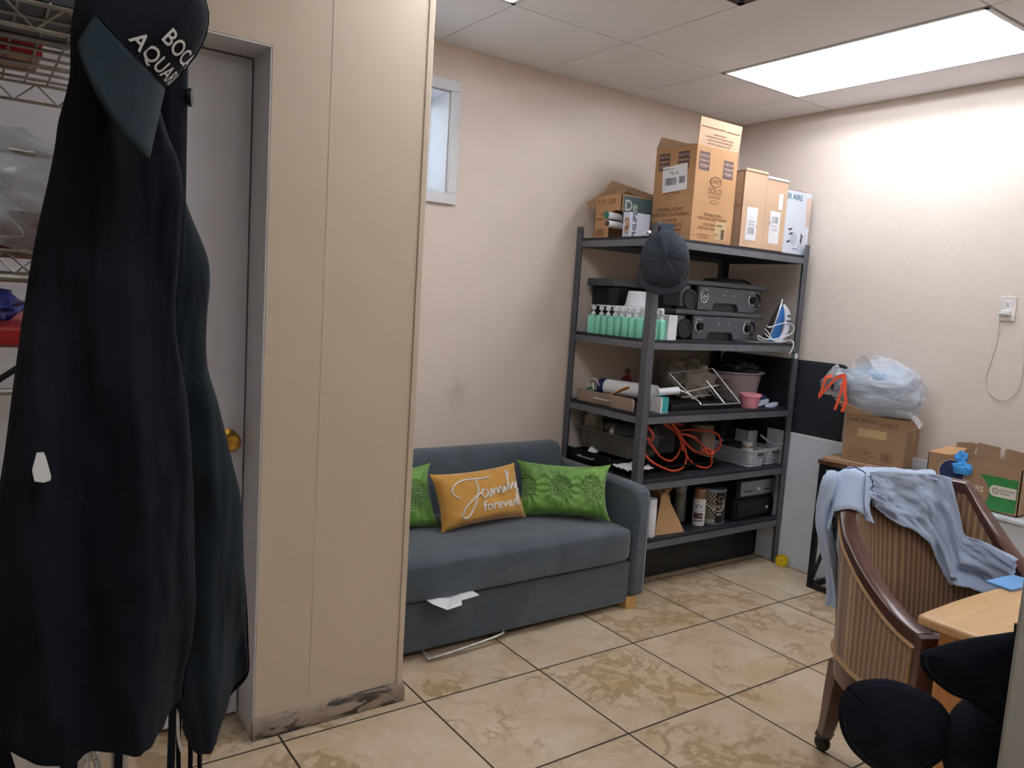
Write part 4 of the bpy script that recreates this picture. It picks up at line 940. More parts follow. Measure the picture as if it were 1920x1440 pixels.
m = M(); m.bb(-.175, -.095, -.40, -.30, Zk+.012, Zk+.17); obj('case_body', m, 'white_plastic', t, 0, bevel=.004)
m = M(); m.bb(-.178, -.092, -.405, -.295, Zk+.17, Zk+.195); obj('case_lid', m, 'black_plastic', t, 0, bevel=.006)
m = M(); m.tube([(-.20, -.50, Zk+.165), (-.135, -.53, Zk+.115)], .006, 8); m.tube([(-.13, -.54, Zk+.115), (-.075, -.57, Zk+.12)], .004, 8); o = obj('metal_tongs', m, 'chrome', None); tag(o, 'chrome rod lying across the right grey basket', 'rod')
# ------------------------------------------------------------------ tier 1
Zk = DK[0]
t = thing('paper_bag', 'brown paper bag folded open on the lowest shelf beside the sofa arm', 'paper bag', (-.96, -.50, Zk))
bp = [Vector((-1.055, -.55, Zk)), Vector((-.855, -.57, Zk+.001)), Vector((-.99, -.535, Zk+.205))]
m = M(); m.keep = True; dv = Vector((.03, .10, 0))
m.prism([bp[0], bp[1], bp[2]+Vector((.015, 0, .0)), bp[2]+Vector((-.02, 0, 0))], (0, .003, 0)); obj('bag_front', m, mat('kraft paper', 'b08c66', .85, 0, .06, 8, .1, 40), t, 0)
m = M(); m.prism([bp[1], bp[1]+dv*.45, bp[2]+dv*.7+Vector((.03, 0, .01)), bp[2]+Vector((.015, 0, 0))], (.002, 0, .001)); obj('bag_gusset', m, 'kraft_dark' if 'kraft_dark' in MT else 'cardboard_in', t, 0)
m = M(); m.prism([bp[2]+Vector((-.02, 0, 0)), bp[2]+Vector((.015, 0, 0)), bp[2]+Vector((.11, .02, .055)), bp[2]+Vector((.095, .03, .02))], (0, .002, .001)); m.prism([bp[0]+dv, bp[1]+dv*.8, bp[2]+dv+Vector((.09, 0, .02)), bp[2]+dv+Vector((-.02, 0, 0))], (0, .002, 0)); obj('bag_back', m, bpy.data.materials['kraft paper'], t, 0)
def can(name, label, x, y, r, h, mt, cap=None, caph=.05, capr=.95, grp=None, seg=28):
    t = thing(name, label, 'can', (x, y, Zk), grp)
    m = M(); m.lathe((x, y, Zk), [(r*.96, 0), (r, .004), (r, h-.006), (r*.9, h)], seg, None, 1, True); obj('can_body', m, mt, t, 40)
    if cap:
        m = M(); m.lathe((x, y, Zk+h-.002), [(r*capr, 0), (r*capr, caph-.004), (r*capr*.93, caph), (.001, caph)], seg); obj('can_cap', m, cap, t, 40)
    return t
can('spray_can', 'white paint can half hidden behind the sofa arm', -1.09, -.54, .033, .15, 'paper', 'white_plastic', .05)
can('spray_can', 'dim grey spray can behind the brown paper bag', -.80, -.36, .033, .15, mat('dim can', '55554f', .5, .2, .2, 20), 'black_plastic', .05)
can('spray_can', 'grey spray can standing left of the white one', -.715, -.40, .033, .165, mat('grey can', '77776f', .45, .2, .1, 20), 'grey_plastic', .05)
t = can('spray_can', 'white spray can with tan cap marked 2X', -.672, -.50, .0345, .150, 'paper', 'tan_paint', .056)
m = M(); c = Vector((-.672, -.50, Zk)); vd = Vector((-.76, -.65, 0)); rdir = Vector((.65, -.76, 0))
def cyl(x, z, r=.0348): a = x/r; return c + (vd*cos(a)+rdir*sin(a))*r + Z*z
def curved_text(m, s, x0, z0, size, cyl):
    vs, fs = text_geo(s); b = m.add([cyl(x0+v.x*size, z0+v.y*size) for v in vs])
    for f in fs: m.face([b+i for i in f])
curved_text(m, '2X', 0, .105, .038, cyl)
curved_text(m, 'ULTRA COVER', 0, .082, .008, cyl)
m.mat(1); m.grid(lambda u, v: cyl(-.026+.05*u, .04+.032*v), 10, 2); m.grid(lambda u, v: cyl(-.028+.056*u, .026+.006*v), 10, 1)
m.mat(2); m.grid(lambda u, v: cyl(.002+.02*u, .05+.010*v, .0350), 4, 1); curved_text(m, 'PAINTER', 0, .137, .011, lambda x, z: cyl(x, z))
obj('can_print', m, ['blue_print', 'mud', 'paper_grey'], t, 0)
t = thing('paint_can', 'black paint can with diamond pattern print and wire handle', 'can', (-.545, -.49, Zk))
m = M(); m.lathe((-.545, -.47, Zk), [(.080, 0), (.080, .18)], 40, None, 1, True); obj('can_body', m, 'diamond', t, 40)
m = M(); m.lathe((-.545, -.47, Zk+.178), [(.080, 0), (.083, .002), (.083, .014), (.079, .018), (.072, .012), (.001, .012)], 40); obj('can_lid', m, mat('blue grey can rim', '8fa0b2', .3, .7), t, 40)
m = M(); m.lathe((-.545, -.47, Zk), [(.082, 0), (.082, .006)], 40); obj('can_rim', m, bpy.data.materials['blue grey can rim'], t, 40)
c2 = Vector((-.545, -.47, Zk)); 
def cyl2(x, z, r=.0805): a = x/r; return c2 + (vd*cos(a)+rdir*sin(a))*r + Z*z
m = M(); m.grid(lambda u, v: cyl2(.028+.07*u, .0+.176*v, .0808), 14, 2); m.mat(1)
curved_text(m, 'DIAMOND', .052, .10, .024, lambda x, z: cyl2(x, z, .0815)); curved_text(m, 'BRITE', .06, .085, .012, lambda x, z: cyl2(x, z, .0815))
m.tube([cyl2(.058+.017*cos(a*pi/10), .142+.017*sin(a*pi/10), .0815) for a in range(20)], .002, 4, True); m.grid(lambda u, v: cyl2(.035+.035*u, .05+.012*v, .0815), 8, 1); m.grid(lambda u, v: cyl2(-.05+.08*u, .008+.02*v, .0812), 10, 1)
obj('can_label', m, ['black_plastic', 'beige_plastic'], t, 0)
m = M(); m.tube(cr([cyl2(-.062, .145, .084), cyl2(-.03, .115, .088), cyl2(.02, .085, .09), cyl2(.05, .075, .09), cyl2(.075, .09, .088), cyl2(.078, .14, .084)], 6), .0022, 6); obj('wire_handle', m, 'chrome', t)
for k, (z, mt_, lb) in enumerate(((Zk, 'black_iron', 'black cash drawer unit on the lowest shelf, under the silver fronted one'), (Zk+.118, 'steel', 'silver fronted cash drawer unit stacked on the black one'))):
    t = thing('till_cabinet', lb, 'cash drawer', (-.25, -.36, z), 'stacked cash drawers')
    m = M(); m.bb(-.435+.012*k, -.085, -.545, -.18, z+.004, z+.116); obj('drawer_case', m, 'black_iron', t, 0, bevel=.003)
    m = M(); m.bb(-.415+.016*k, -.095, -.556, -.543, z+.022, z+.105); obj('drawer_front', m, mt_, t, 0, bevel=.002)
    m = M(); 
    for a in ((-.375, -.30), (-.20, -.13)) if k else ((-.37, -.23),): m.bb(a[0], a[1], -.5575, -.5555, z+.046, z+.051)
    obj('media_slot', m, 'ink_black', t, 0)
    m = M(); m.lathe((-.25 if k else -.155, -.556, z+.058), [(.001, .0), (.010, 0), (.010, .004), (.006, .008), (.001, .008)], 18, (0, -1, 0)); obj('key_lock', m, 'chrome', t)
    for fx in (-.41, -.11):
        for fy in (-.52, -.21):
            m = M(); m.lathe((fx, fy, z), [(.012, 0), (.012, .006)], 10); obj('foot', m, 'black_plastic', t)
# ------------------------------------------------------------------ boards and floor things in the corner
o = obj('folding_board', None or M().box((-.665, -.425, .105), (1.15, .03, .21), rx=-.1), 'black_plastic', None, 0, bevel=.004); tag(o, 'long black board lying on edge under the storage shelf', 'board')
def rrect(y0, y1, z0, z1, r, n=6):
    pts = []
    for cy, cz, a0 in ((y1-r, z1-r, 0), (y0+r, z1-r, 90), (y0+r, z0+r, 180), (y1-r, z0+r, 270)):
        for k in range(n+1): a = radians(a0+90*k/n); pts.append((cy+r*cos(a), cz+r*sin(a)))
    return pts
t = thing('folding_table', 'black folded table top with rounded corners leaning in the corner behind the white panel', 'folding table', (-.03, -.45, 0))
def lean(y, z, off, x0=-.058, x1=-.006, zt=1.2): return Vector((x0+(x1-x0)*z/zt-off, y, z))
m = M(); P_ = rrect(-.885, -.02, .0, 1.188, .045); m.loft([[lean(y, z, 0, -.033, -.002) for y, z in P_], [lean(y, z, .020, -.033, -.002) for y, z in P_]]); obj('table_board', m, mat('black moulded plastic', '23262e', .5, 0, .08, 20, .1, 200), t, 0, bevel=.003)
m = M(); m.loft([[lean(y, z, .0202, -.033, -.002) for y, z in rrect(-.875, -.03, .02, 1.178, .04)], [lean(y, z, .0222, -.033, -.002) for y, z in rrect(-.870, -.035, .025, 1.173, .04)]]); obj('table_skin', m, bpy.data.materials['black moulded plastic'], t, 0)
t = thing('leaning_board', 'glossy white board leaning on the wall below the black folded table', 'panel', (-.06, -.9, 0))
m = M(); m.loft([[Vector((-.059+.008*z/.767-e_, y, z)) for y, z in ((-.44, 0), (-1.38, 0), (-1.38, .767), (-.44, .767))] for e_ in (0, .008)]); obj('panel_board', m, 'white_gloss', t, 0, bevel=.0015)
m = M(); m.loft([[Vector((-.059+.008*z/.767-e_, y, z)) for y, z in ((-.438, .76), (-1.382, .76), (-1.382, .770), (-.438, .770))] for e_ in (-.0005, .009)]); obj('panel_edge', m, 'paper', t, 0)
t = thing('yellow_cap', 'round yellow plastic lid standing on the floor by the shelf post', 'lid', (-.09, -.665, 0))
m = M(); m.lathe((-.115, -.665, .036), [(.001, .006), (.006, .006), (.008, .003), (.018, .003), (.020, .006), (.026, .006), (.028, .002), (.032, .002), (.034, .010), (.0355, .010), (.0355, -.012), (.033, -.012), (.030, -.004), (.001, -.004)], 32, (-1, -.35, .12)); obj('lid_body', m, 'yellow', t, 40)
m = M(); m.lathe((-.1215, -.667, .0368), [(.001, 0), (.003, 0), (.003, .001), (.001, .001)], 10, (-1, -.35, .12)); obj('lid_hole', m, 'ink_black', t)
# ------------------------------------------------------------------ console table with boxes
t = thing('console_table', 'narrow black steel console table with crossed legs by the right wall', 'table', (-.15, -1.15, 0))
q = .026; xa, xb, ya, yb, zt = -.255, -.085, -.945, -1.375, .675
m = M()
for x in (xa, xb):
    for y in (ya, yb): m.box((x, y, zt/2), (q, q, zt))
obj('leg', M().box((xa, ya, zt/2), (q, q, zt)), 'black_iron', t, 0, bevel=.002)
for x, y in ((xb, ya), (xa, yb), (xb, yb)): obj('leg', M().box((x, y, zt/2), (q, q, zt)), 'black_iron', t, 0, bevel=.002)
m = M()
for z in (q/2, zt-q/2):
    m = M()
    for y in (ya, yb): m.box(((xa+xb)/2, y, z), (xb-xa-q, q, q))
    for x in (xa, xb): m.box((x, (ya+yb)/2, z), (q, ya-yb-q, q))
    obj('frame_rail', m, 'black_iron', t, 0, bevel=.001)
pass
m = M()
for y in (ya, yb):
    for a, b in (((xa, .02), (xb, .345)), ((xb, .345), (xa, zt-.02))):
        m.tube([(a[0], y, a[1]), (b[0], y, b[1])], .012, 4)
obj('cross_brace', m, 'black_iron', t, 0)
m = M(); m.bb(xa-.02, xb+.02, yb-.02, ya+.02, zt, zt+.022); obj('table_top', m, 'table_top', t, 0, bevel=.002)
zt2 = zt+.022
o = obj('flat_cardboard', M().box((-.175, -1.13, zt2+.012), (.19, .36, .022), rz=.19), 'cardboard_dark', None, 0, bevel=.003); tag(o, 'flattened cardboard under the box on the console table', 'cardboard')
zb = zt2+.0245
t = thing('cardboard_box', 'closed brown cardboard box on the console table under the plastic bag', 'cardboard box', (-.12, -1.165, zb), None, .186)
hx, hy, h = .098, .150, .240
m = M(); m.bb(-hx, hx, -hy, hy, 0, h); obj('box_body', m, 'cardboard_dark', t, 0, bevel=.002, world=False)
m = M(); m.prism([(-hx, hy-.003, h), (-hx, -.03, h), (-hx+.01, .0, h+.004), (-hx-.045, hy+.05, h+.062), (-hx-.055, hy+.045, h+.065)], (.004, 0, .003)); obj('flap', m, 'cardboard_pale', t, 0, world=False)
m = M(); fx = -hx-.0008
def xt(s, y, z, size): m.text(s, (fx, y, z), -Y, Z, size)
xt('HAIR JEETING', .06, h-.03, .024)
for k in range(3): m.tube([(fx, -.035-.028*k+.011*cos(a*pi/2+pi/4)*1.3, h-.035+.014*sin(a*pi/2+pi/4)*1.3) for a in range(4)], .0008, 4, True)
m.prism([(fx, -.028, h-.038), (fx, -.042, h-.038), (fx, -.035, h-.028)], (-.0003, 0, 0)); m.prism([(fx, -.063+.006*cos(a*pi/6), h-.035+.007*sin(a*pi/6)) for a in range(12)], (-.0003, 0, 0))
for k in (-.086, -.092, -.098): m.quad((fx, k, h-.036), -Y, Z, .002, .014)
for k, s in enumerate(('QTY:  6  PCS', 'AUTO SUPPLEMENT', 'N.W: 20 LBS  G.W: 22 LBS', 'MADE IN CHINA')): xt(s, .07-.008*(k > 0)*(k < 3), .068-.016*k, .013)
m.quad((fx, -.07, .04), -Y, Z, .055, .048)
m.mat(1); m.quad((fx-.0004, -.07, .04), -Y, Z, .050, .043)
m.mat(0); barcode(m, (fx-.0008, -.07, .04), -Y, Z, .045, .036, 5)
obj('box_print', m, ['ink', 'cardboard_dark'], t, 0, world=False)
m = M(); m.quad((fx-.0002, .012, h-.09), -Y, Z, .14, .042); m.quad((0, -hy-.0006, h-.045), X, Z, .17, .004); m.quad((.01, -hy-.0007, h-.06), X, Z, .01, .11); obj('tape_strip', m, 'tape', t, 0, world=False)
# bin liner full of blue cloth
t = thing('plastic_bag', 'white plastic drawstring bag stuffed with pale blue cloth on the brown box', 'plastic bag', (-.15, -1.14, zb+h+.004))
zc = zb+h+.006
def bagf(amp, sc, seed, k=1.0):
    c = Vector((-.155, -1.135, zc+.115)); rx, ry, rz = .125*k, .235*k, .165*k
    def fn(u, v):
        a, b = u*2*pi, (v-.5)*pi; d = Vector((cos(a)*cos(b), sin(a)*cos(b), sin(b)))
        w = 1+amp*nz(d, sc, seed)-.05*abs(nz(Vector((d.x*.7, d.y*.55, d.z*2.2)), 2.6, seed+2))**.7-.02*abs(nz(d, 9, seed+4))
        hgt = 1-.22*max(0, d.y)  # lower toward the drawstring end
        return Vector((c.x+d.x*rx*w, c.y+d.y*ry*w, max(zc+.002, c.z+d.z*rz*w*hgt)))
    return fn
m = M(); m.grid(bagf(.16, 2.0, 3, .90), 40, 22); obj('bag_contents', m, mat('pale blue laundry', '8fa6bb', .9, 0, .25, 10, .6, 16), t, 60)
m = M(); m.grid(bagf(.12, 1.7, 6), 90, 50)
# gathered mouth at the left end
m.grid(lambda u, v: Vector((-.20+.055*cos(u*2*pi)*(1+.5*v), -.965+.05*v+.025*sin(u*14), zc+.13+.06*sin(u*2*pi)*(1+.4*v)+.02*v)) + Vector((.012*nz((u*6, v*3, 0), 2), .016*nz((u*6, v*3, 5), 2), .016*nz((u*6, v*3, 9), 2))), 40, 8)
# loose tail over the right edge
m.grid(lambda u, v: Vector((-.22+.05*u, -1.30-.10*v, zc+.03-.05*v*v+.012*sin(u*6+v*4))), 8, 8)
m.grid(lambda u, v: Vector((-.24+.13*u, -1.03-.16*v, zc+.22+.035*sin(u*7+v*5)+.045*sin(v*3))), 14, 12)
obj('bag_film', m, 'bag_white', t, 75)
def ribbon(m, pts, w=.011, wd=(0, 0, 1)):
    P = cr(pts, 6); n = len(P); wd = Vector(wd)
    m.loft([[p-wd*w/2, p+wd*w/2, p+wd*w/2+Vector((-.0012, 0, 0)), p-wd*w/2+Vector((-.0012, 0, 0))] for p in P])
m = M()
xr_ = -.288
ribbon(m, [(xr_, -1.035, zc+.185), (xr_-.006, -.99, zc+.165), (xr_-.01, -.94, zc+.10), (xr_-.01, -.905, zc+.055)], .022)
ribbon(m, [(xr_, -.965, zc+.175), (xr_-.012, -.935, zc+.16), (xr_-.012, -.925, zc+.11), (xr_-.01, -.905, zc+.06)], .018, (0, .6, .8))
ribbon(m, [(xr_, -1.035, zc+.19), (xr_-.01, -1.03, zc+.13), (xr_-.012, -1.02, zc+.06), (xr_-.012, -1.005, zc+.004)], .014, (0, 1, .1))
ribbon(m, [(xr_, -1.035, zc+.17), (xr_-.012, -1.05, zc+.10), (xr_-.012, -1.06, zc+.05), (xr_-.012, -1.045, zc+.0)], .018, (0, 1, .1))
obj('drawstring', m, 'orange_ribbon', t, 40)
# ------------------------------------------------------------------ white cabinet with the snack box
t = thing('white_cabinet', 'low glossy white cabinet by the right wall behind the chair', 'cabinet', (-.17, -1.95, 0))
m = M(); m.bb(-.32, -.012, -2.75, -1.46, .0, .625); obj('cabinet_body', m, 'white_gloss', t, 0, bevel=.003)
m = M(); m.bb(-.335, -.010, -2.76, -1.45, .626, .642); obj('cabinet_top', m, 'white_gloss', t, 0, bevel=.003)
zc2 = .643
t = thing('shipping_box', 'open brown and green printed box on the white cabinet', 'cardboard box', (-.17, -1.69, zc2))
x0, x1, y0, y1, h = -.28, -.06, -1.885, -1.488, .205; w = .004
m = M(); m.bb(x0, x1, y0, y1, zc2, zc2+w); m.bb(x1-w, x1, y0, y1, zc2, zc2+h)
m.bb(x0, x1, y1-w, y1, zc2, zc2+h).bb(x0, x1, y0, y0+w, zc2, zc2+h)
fz = zc2+h
m.prism([(x0, y1, zc2), (x0, y0, zc2), (x0, y0, fz), (x0, -1.66, fz-.0), (x0, -1.655, fz-.02), (x0, -1.66, fz-.045), (x0, -1.62, fz-.045), (x0, -1.61, fz-.01), (x0, -1.595, fz+.004), (x0, -1.54, fz), (x0, y1, fz)], (w, 0, 0))
obj('box_body', m, 'cardboard_dark', t, 0)
m = M(); m.prism([(x1, -1.50, fz), (x1, -1.59, fz), (x1, -1.60, fz+.045), (x1, -1.58, fz+.05), (x1, -1.51, fz+.04)], (-w, 0, 0)); m.prism([(x1, -1.72, fz-.0), (x1, -1.87, fz), (x1, -1.87, fz+.035), (x1, -1.73, fz+.05), (x1, -1.72, fz+.045)], (-w, 0, 0))
m.prism([(x1, -1.60, fz), (x1, -1.70, fz), (x1, -1.70, fz+.05), (x1, -1.60, fz+.055)], (-w, 0, 0))
obj('flap', m, 'cardboard_dark', t, 0)
m = M(); m.prism([(x0, y1, fz), (x0+.01, -1.585, fz+.003), (x0+.06, -1.60, fz+.012), (x0+.12, -1.60, fz+.03), (x0+.16, -1.50, fz+.02), (x0+.14, y1, fz+.005)], (0, 0, .003)); obj('flap', m, 'cardboard', t, 0)
m = M(); gxp = x0-.0008
g_ = [(gxp, -1.715, zc2+.155), (gxp, -1.875, zc2+.157), (gxp, -1.875, zc2+.012), (gxp, -1.70, zc2+.002)]
arc = [(gxp, -1.66-.105*cos(a), zc2+.075+.092*sin(a)) for a in [radians(-50+i*10) for i in range(11)]]
m.prism(g_[:3]+arc, (-.0003, 0, 0))
m.mat(1); m.text('ERS', (gxp-.0003, -1.715, zc2+.087), -Y, Z, .034)
m.prism([(gxp-.0008, -1.785-.02*cos(a), zc2+.095+.024*sin(a)) for a in [radians(90-180+i*20) + pi for i in range(10)]] + [(gxp-.0008, -1.872, zc2+.071), (gxp-.0008, -1.872, zc2+.119)], (-.0003, 0, 0))
m.mat(2); m.tube([(gxp-.0014, -1.790-.013*cos(a), zc2+.095+.013*sin(a)) for a in [i*pi/3+pi/6 for i in range(6)]], .0013, 4, True); m.text('G', (gxp-.0015, -1.790, zc2+.094), -Y, Z, .012)
m.text('SUSTAINABLE', (gxp-.0015, -1.838, zc2+.102), -Y, Z, .0095); m.text('CEDAR', (gxp-.0015, -1.828, zc2+.088), -Y, Z, .012)
m.mat(3); m.prism([(gxp, -1.60-.055*cos(a*pi/16), zc2+.135+.055*sin(a*pi/16)) for a in range(32)], (-.0003, 0, 0))
m.mat(1); m.tube([(gxp-.0004, -1.60-.056*cos(a*pi/16), zc2+.135+.056*sin(a*pi/16)) for a in range(32)], .0012, 4, True)
obj('box_print', m, ['green_print', mat('pale print', 'd8d4c6', .7), 'ink_black', 'navy_plastic'], t, 0)
m = M(); m.grid(blob(Vector((-.286, -1.645, fz-.045)), .02, .038, .03, .5, 3.5, 3), 30, 16); m.grid(blob(Vector((-.268, -1.63, fz-.005)), .022, .026, .032, .5, 3.5, 7), 30, 16)
o = obj('nitrile_glove', m, 'blue_glove', None, 60); tag(o, 'bunched blue nitrile gloves spilling out of the printed box', 'gloves')
# ------------------------------------------------------------------ outlet and cord
t = thing('wall_outlet', 'white wall socket on the right wall', 'outlet', (0, -1.625, 1.53))
m = M(); m.bb(-.006, 0, -1.660, -1.590, 1.475, 1.588); obj('cover_plate', m, mat('ivory cover plate', 'dcd6ce', .4), t, 0, bevel=.002)
for z in (1.556, 1.512):
    m = M(); m.bb(-.0085, -.005, -1.642, -1.612, z-.014, z+.014); obj('socket', m, 'white_plastic', t, 0, bevel=.002)
    m = M(); m.bb(-.0092, -.008, -1.6335, -1.6315, z-.002, z+.008).bb(-.0092, -.008, -1.6225, -1.6205, z-.002, z+.008).box((-.0088, -1.627, z-.008), (.001, .005, .005)); obj('socket_slot', m, 'ink_black', t, 0)
t = thing('phone_charger', 'white charger plug in the wall socket with a thin hanging cord', 'charger', (-.02, -1.62, 1.51))
m = M(); m.bb(-.034, -.0095, -1.642, -1.612, 1.503, 1.523); m.bb(-.030, -.012, -1.614, -1.598, 1.504, 1.516); obj('plug', m, 'white_plastic', t, 0, bevel=.003)
m = M(); m.tube(cr([(-.022, -1.605, 1.508), (-.012, -1.600, 1.48), (-.005, -1.598, 1.38), (-.005, -1.582, 1.28), (-.005, -1.572, 1.2), (-.005, -1.597, 1.14), (-.006, -1.645, 1.109), (-.006, -1.682, 1.119), (-.006, -1.716, 1.169), (-.006, -1.722, 1.267), (-.006, -1.712, 1.40)], 6), .0022, 6); obj('cord', m, mat('ivory cord', 'cfc8c0', .5), t)
# ------------------------------------------------------------------ chair
ang, Wd, Fr, Bk = .6, .23, .25, -.28
O = Vector((-1.677, -2.273, 0)); dF = Vector((-sin(ang), -cos(ang), 0)); rF = Vector((dF.y, -dF.x, 0))
za, zt_ = .675, .955
chair = thing('tub_chair', 'striped tub chair with dark wood frame and castors, pulled up to the desk', 'chair', (O.x, O.y, 0))
def plan(s, k=1.0):
    a = abs(s); g = 1 if s >= 0 else -1
    if a > .6:
        t_ = (a-.6)/.4; p = [g*Wd*(1-.12*t_), -.02+(Fr+.02)*t_]
    else:
        th = a/.6*pi/2; p = [g*Wd*sin(th)**(2/2.6), -.02+(Bk+.02)*max(cos(th), 0)**(2/2.6)]
    return p
def rail_h(s):
    a = abs(s)
    if a < .3: return zt_
    t_ = (a-.3)/.7; return za+(zt_-za)*(1-t_)**2.2
def cp(s, z, off=0.0):
    """point on the shell; off > 0 is outward"""
    p = plan(s); e_ = .01; a, b = plan(min(1, s+e_)), plan(max(-1, s-e_)); tx, ty = a[0]-b[0], a[1]-b[1]; L = sqrt(tx*tx+ty*ty) or 1
    nx, ny = ty/L, -tx/L
    if nx*p[0]+ny*(p[1]-.1) < 0: nx, ny = -nx, -ny
    k = max(0, min(1, (.75-abs(s))/.6)); x, y = p[0]*(1+.15*(z-.45)*k), p[1]-.18*(z-.45)*k*.9
    w_ = O + rF*(x+nx*off) + dF*(y+ny*off); return Vector((w_.x, w_.y, z))
def s_mix(w_):
    a_ = abs(w_)
    if a_ >= .6: return w_
    return (1 if w_ >= 0 else -1)*(.35*a_+.65*.6*(2/pi)*math.asin((a_/.6)**1.3))
NS = 80; SS = [s_mix(1-2*i/NS) for i in range(NS+1)]
zb_ = .44
m = M(); m.keep = True
m.grid(lambda u, v: cp(s_mix(1-2*u), zb_+(rail_h(s_mix(1-2*u))-.03-zb_)*v, .024), NS, 14, lambda u, v: (u*34, v))
obj('outer_upholstery', m, 'stripe', chair, 70)
m = M(); m.grid(lambda u, v: cp(s_mix((1-2*u)*.995), .42+(rail_h(s_mix(1-2*u))-.03-.42)*v, -.018+.012*sin(v*pi)*-1), NS, 14, lambda u, v: (u*34+.2, v)); obj('inner_upholstery', m, 'stripe', chair, 70)
m = M()
def rring(s):
    h_ = rail_h(s); a, b = .027, -.021
    return [cp(s, h_-.034, a), cp(s, h_-.004, a), cp(s, h_, a-.005), cp(s, h_, b+.005), cp(s, h_-.004, b), cp(s, h_-.034, b)]
m.loft([rring(s) for s in SS]); obj('top_rail', m, 'mahogany', chair, 40)
for s in (1, -1):
    m = M(); m.loft([[cp(s, z, .032), cp(s, z, -.026), cp(s, z, -.026)+dF*.030, cp(s, z, .032)+dF*.030] for z in (.0, .36, za-.001)]); obj('front_leg', m, 'mahogany', chair, 40, bevel=.003)
m = M(); m.tube([cp(s, zb_, .027) for s in SS], .007, 6); m.tube([cp(s, rail_h(s)-.040, .027) for s in SS], .006, 6); m.tube([cp(.985, zb_+(rail_h(.985)-.04-zb_)*i/8, .031) for i in range(9)], .006, 6); obj('piping', m, 'stripe_light', chair)
m = M(); m.loft([[cp(s, .445, .026), cp(s, .365, .022), cp(s, .365, -.02), cp(s, .445, -.02)] for s in SS]); obj('seat_rail', m, 'mahogany', chair, 40)
def lc(x, y, z): w_ = O+rF*x+dF*y; return Vector((w_.x, w_.y, z))
m = M(); cushion(m, -.20, .20, -.21, .26, .40, .50, .012, 20, 6); m.v = [lc(p.x, p.y, p.z) for p in m.v]; obj('seat_cushion', m, mat('pale seat cloth', 'c9c6c4', .8), chair, 60)
m = M(); m.loft([[lc(x, y, z) for x, y in ((-.21, -.2), (.21, -.2), (.20, .24), (-.20, .24))] for z in (.37, .40)]); obj('seat_deck', m, 'mahogany', chair, 0)
for g in (1, -1):
    pts = cr([(g*.185, -.20, .375), (g*.185, -.225, .26), (g*.175, -.265, .16), (g*.157, -.325, .065)], 5); n_ = len(pts)
    m = M(); m.loft([[lc(p.x+a, p.y+b, p.z) for a, b in ((-w_, -w_*1.1), (w_, -w_*1.1), (w_, w_*1.1), (-w_, w_*1.1))] for p, w_ in [(p, .030-.013*i/(n_-1)) for i, p in enumerate(pts)]])
    lg = obj('rear_leg', m, 'mahogany', chair, 40, bevel=.003)
    m = M(); p = pts[-1]; m.loft([[lc(p.x+a*w_, p.y+b*w_-dy, z) for a, b in ((-1, -1), (1, -1), (1, 1), (-1, 1))] for z, w_, dy in ((.088, .0195, -.012), (.052, .019, .010))]); obj('ferrule', m, 'black_iron', lg, 0)
    m = M(); c_ = lc(g*.150, -.345, .027); ax = (rF*.8+dF*.5); m.lathe(c_-ax*.014, [(.004, 0), (.02, .001), (.026, .007), (.027, .014), (.026, .021), (.02, .027), (.004, .028)], 20, ax); m.tube([lc(g*.157, -.33, .055), c_+Z*.012, c_], .009, 8); obj('castor', m, 'black_plastic', lg)
# shirt draped over the chair back
shirt = thing('blue_shirt', 'pale blue work shirt with navy piping draped over the tub chair back', 'shirt', tuple(cp(0, .95)))
low = [(.42, .925), (.34, .905), (.24, .875), (.14, .855), (.05, .82), (-.04, .785), (-.11, .755), (-.17, .70), (-.22, .66), (-.27, .64), (-.32, .655), (-.36, .655), (-.43, .66), (-.50, .655)]
def lowz(s):
    for (a, za1), (b, zb1) in zip(low, low[1:]):
        if a >= s >= b: return za1+(zb1-za1)*(a-s)/(a-b)
    return low[0][1] if s > low[0][0] else low[-1][1]
m = M(); m.keep = True
def topz(s): return min(rail_h(s)+.012, .968) if s > -.22 else max(.80, .968-(-.22-s)*1.6)
def sh_in(u, v):
    s = s_mix(.52-1.16*u); zt__ = topz(s); zl = min(lowz(s), zt__-.035); fall = v
    z = zt__+(zl-zt__)*fall
    q_ = .52-1.16*u; f = .007*sin(q_*24+v*3)*(.3+v)+.022*nz((q_*5, v*3, 0), 1.4, 4)*(.3+v)+.014*(.25-abs(nz((q_*7+v*2, v*3.5-q_*3, 0), 1.5, 7)))
    return cp(s, z, -.046-.012*v+f)
m.grid(sh_in, 70, 30)
def sh_top(u, v):
    s = s_mix(.52-.74*u); a = v*pi
    f = .006*nz((s*9, v*2, 3), 1.5, 2)
    return cp(s, rail_h(s)-.004+.016*sin(a)+f, -.046+.092*v+f)
m.grid(sh_top, 50, 8)
def sh_out(u, v):
    s = s_mix(.52-.74*u); dz_ = .10+.06*sin(s*9)
    return cp(s, rail_h(s)-.004-dz_*v, .046+.010*v+.012*sin(s*22)*v)
m.grid(sh_out, 50, 10)
obj('shirt_body', m, 'shirt', shirt, 75, solid=.003)
def fold(s0, z0, s1, z1, n=14): return [sh_in((.42-(s0+(s1-s0)*i/n))/.92, 0) for i in range(n+1)]
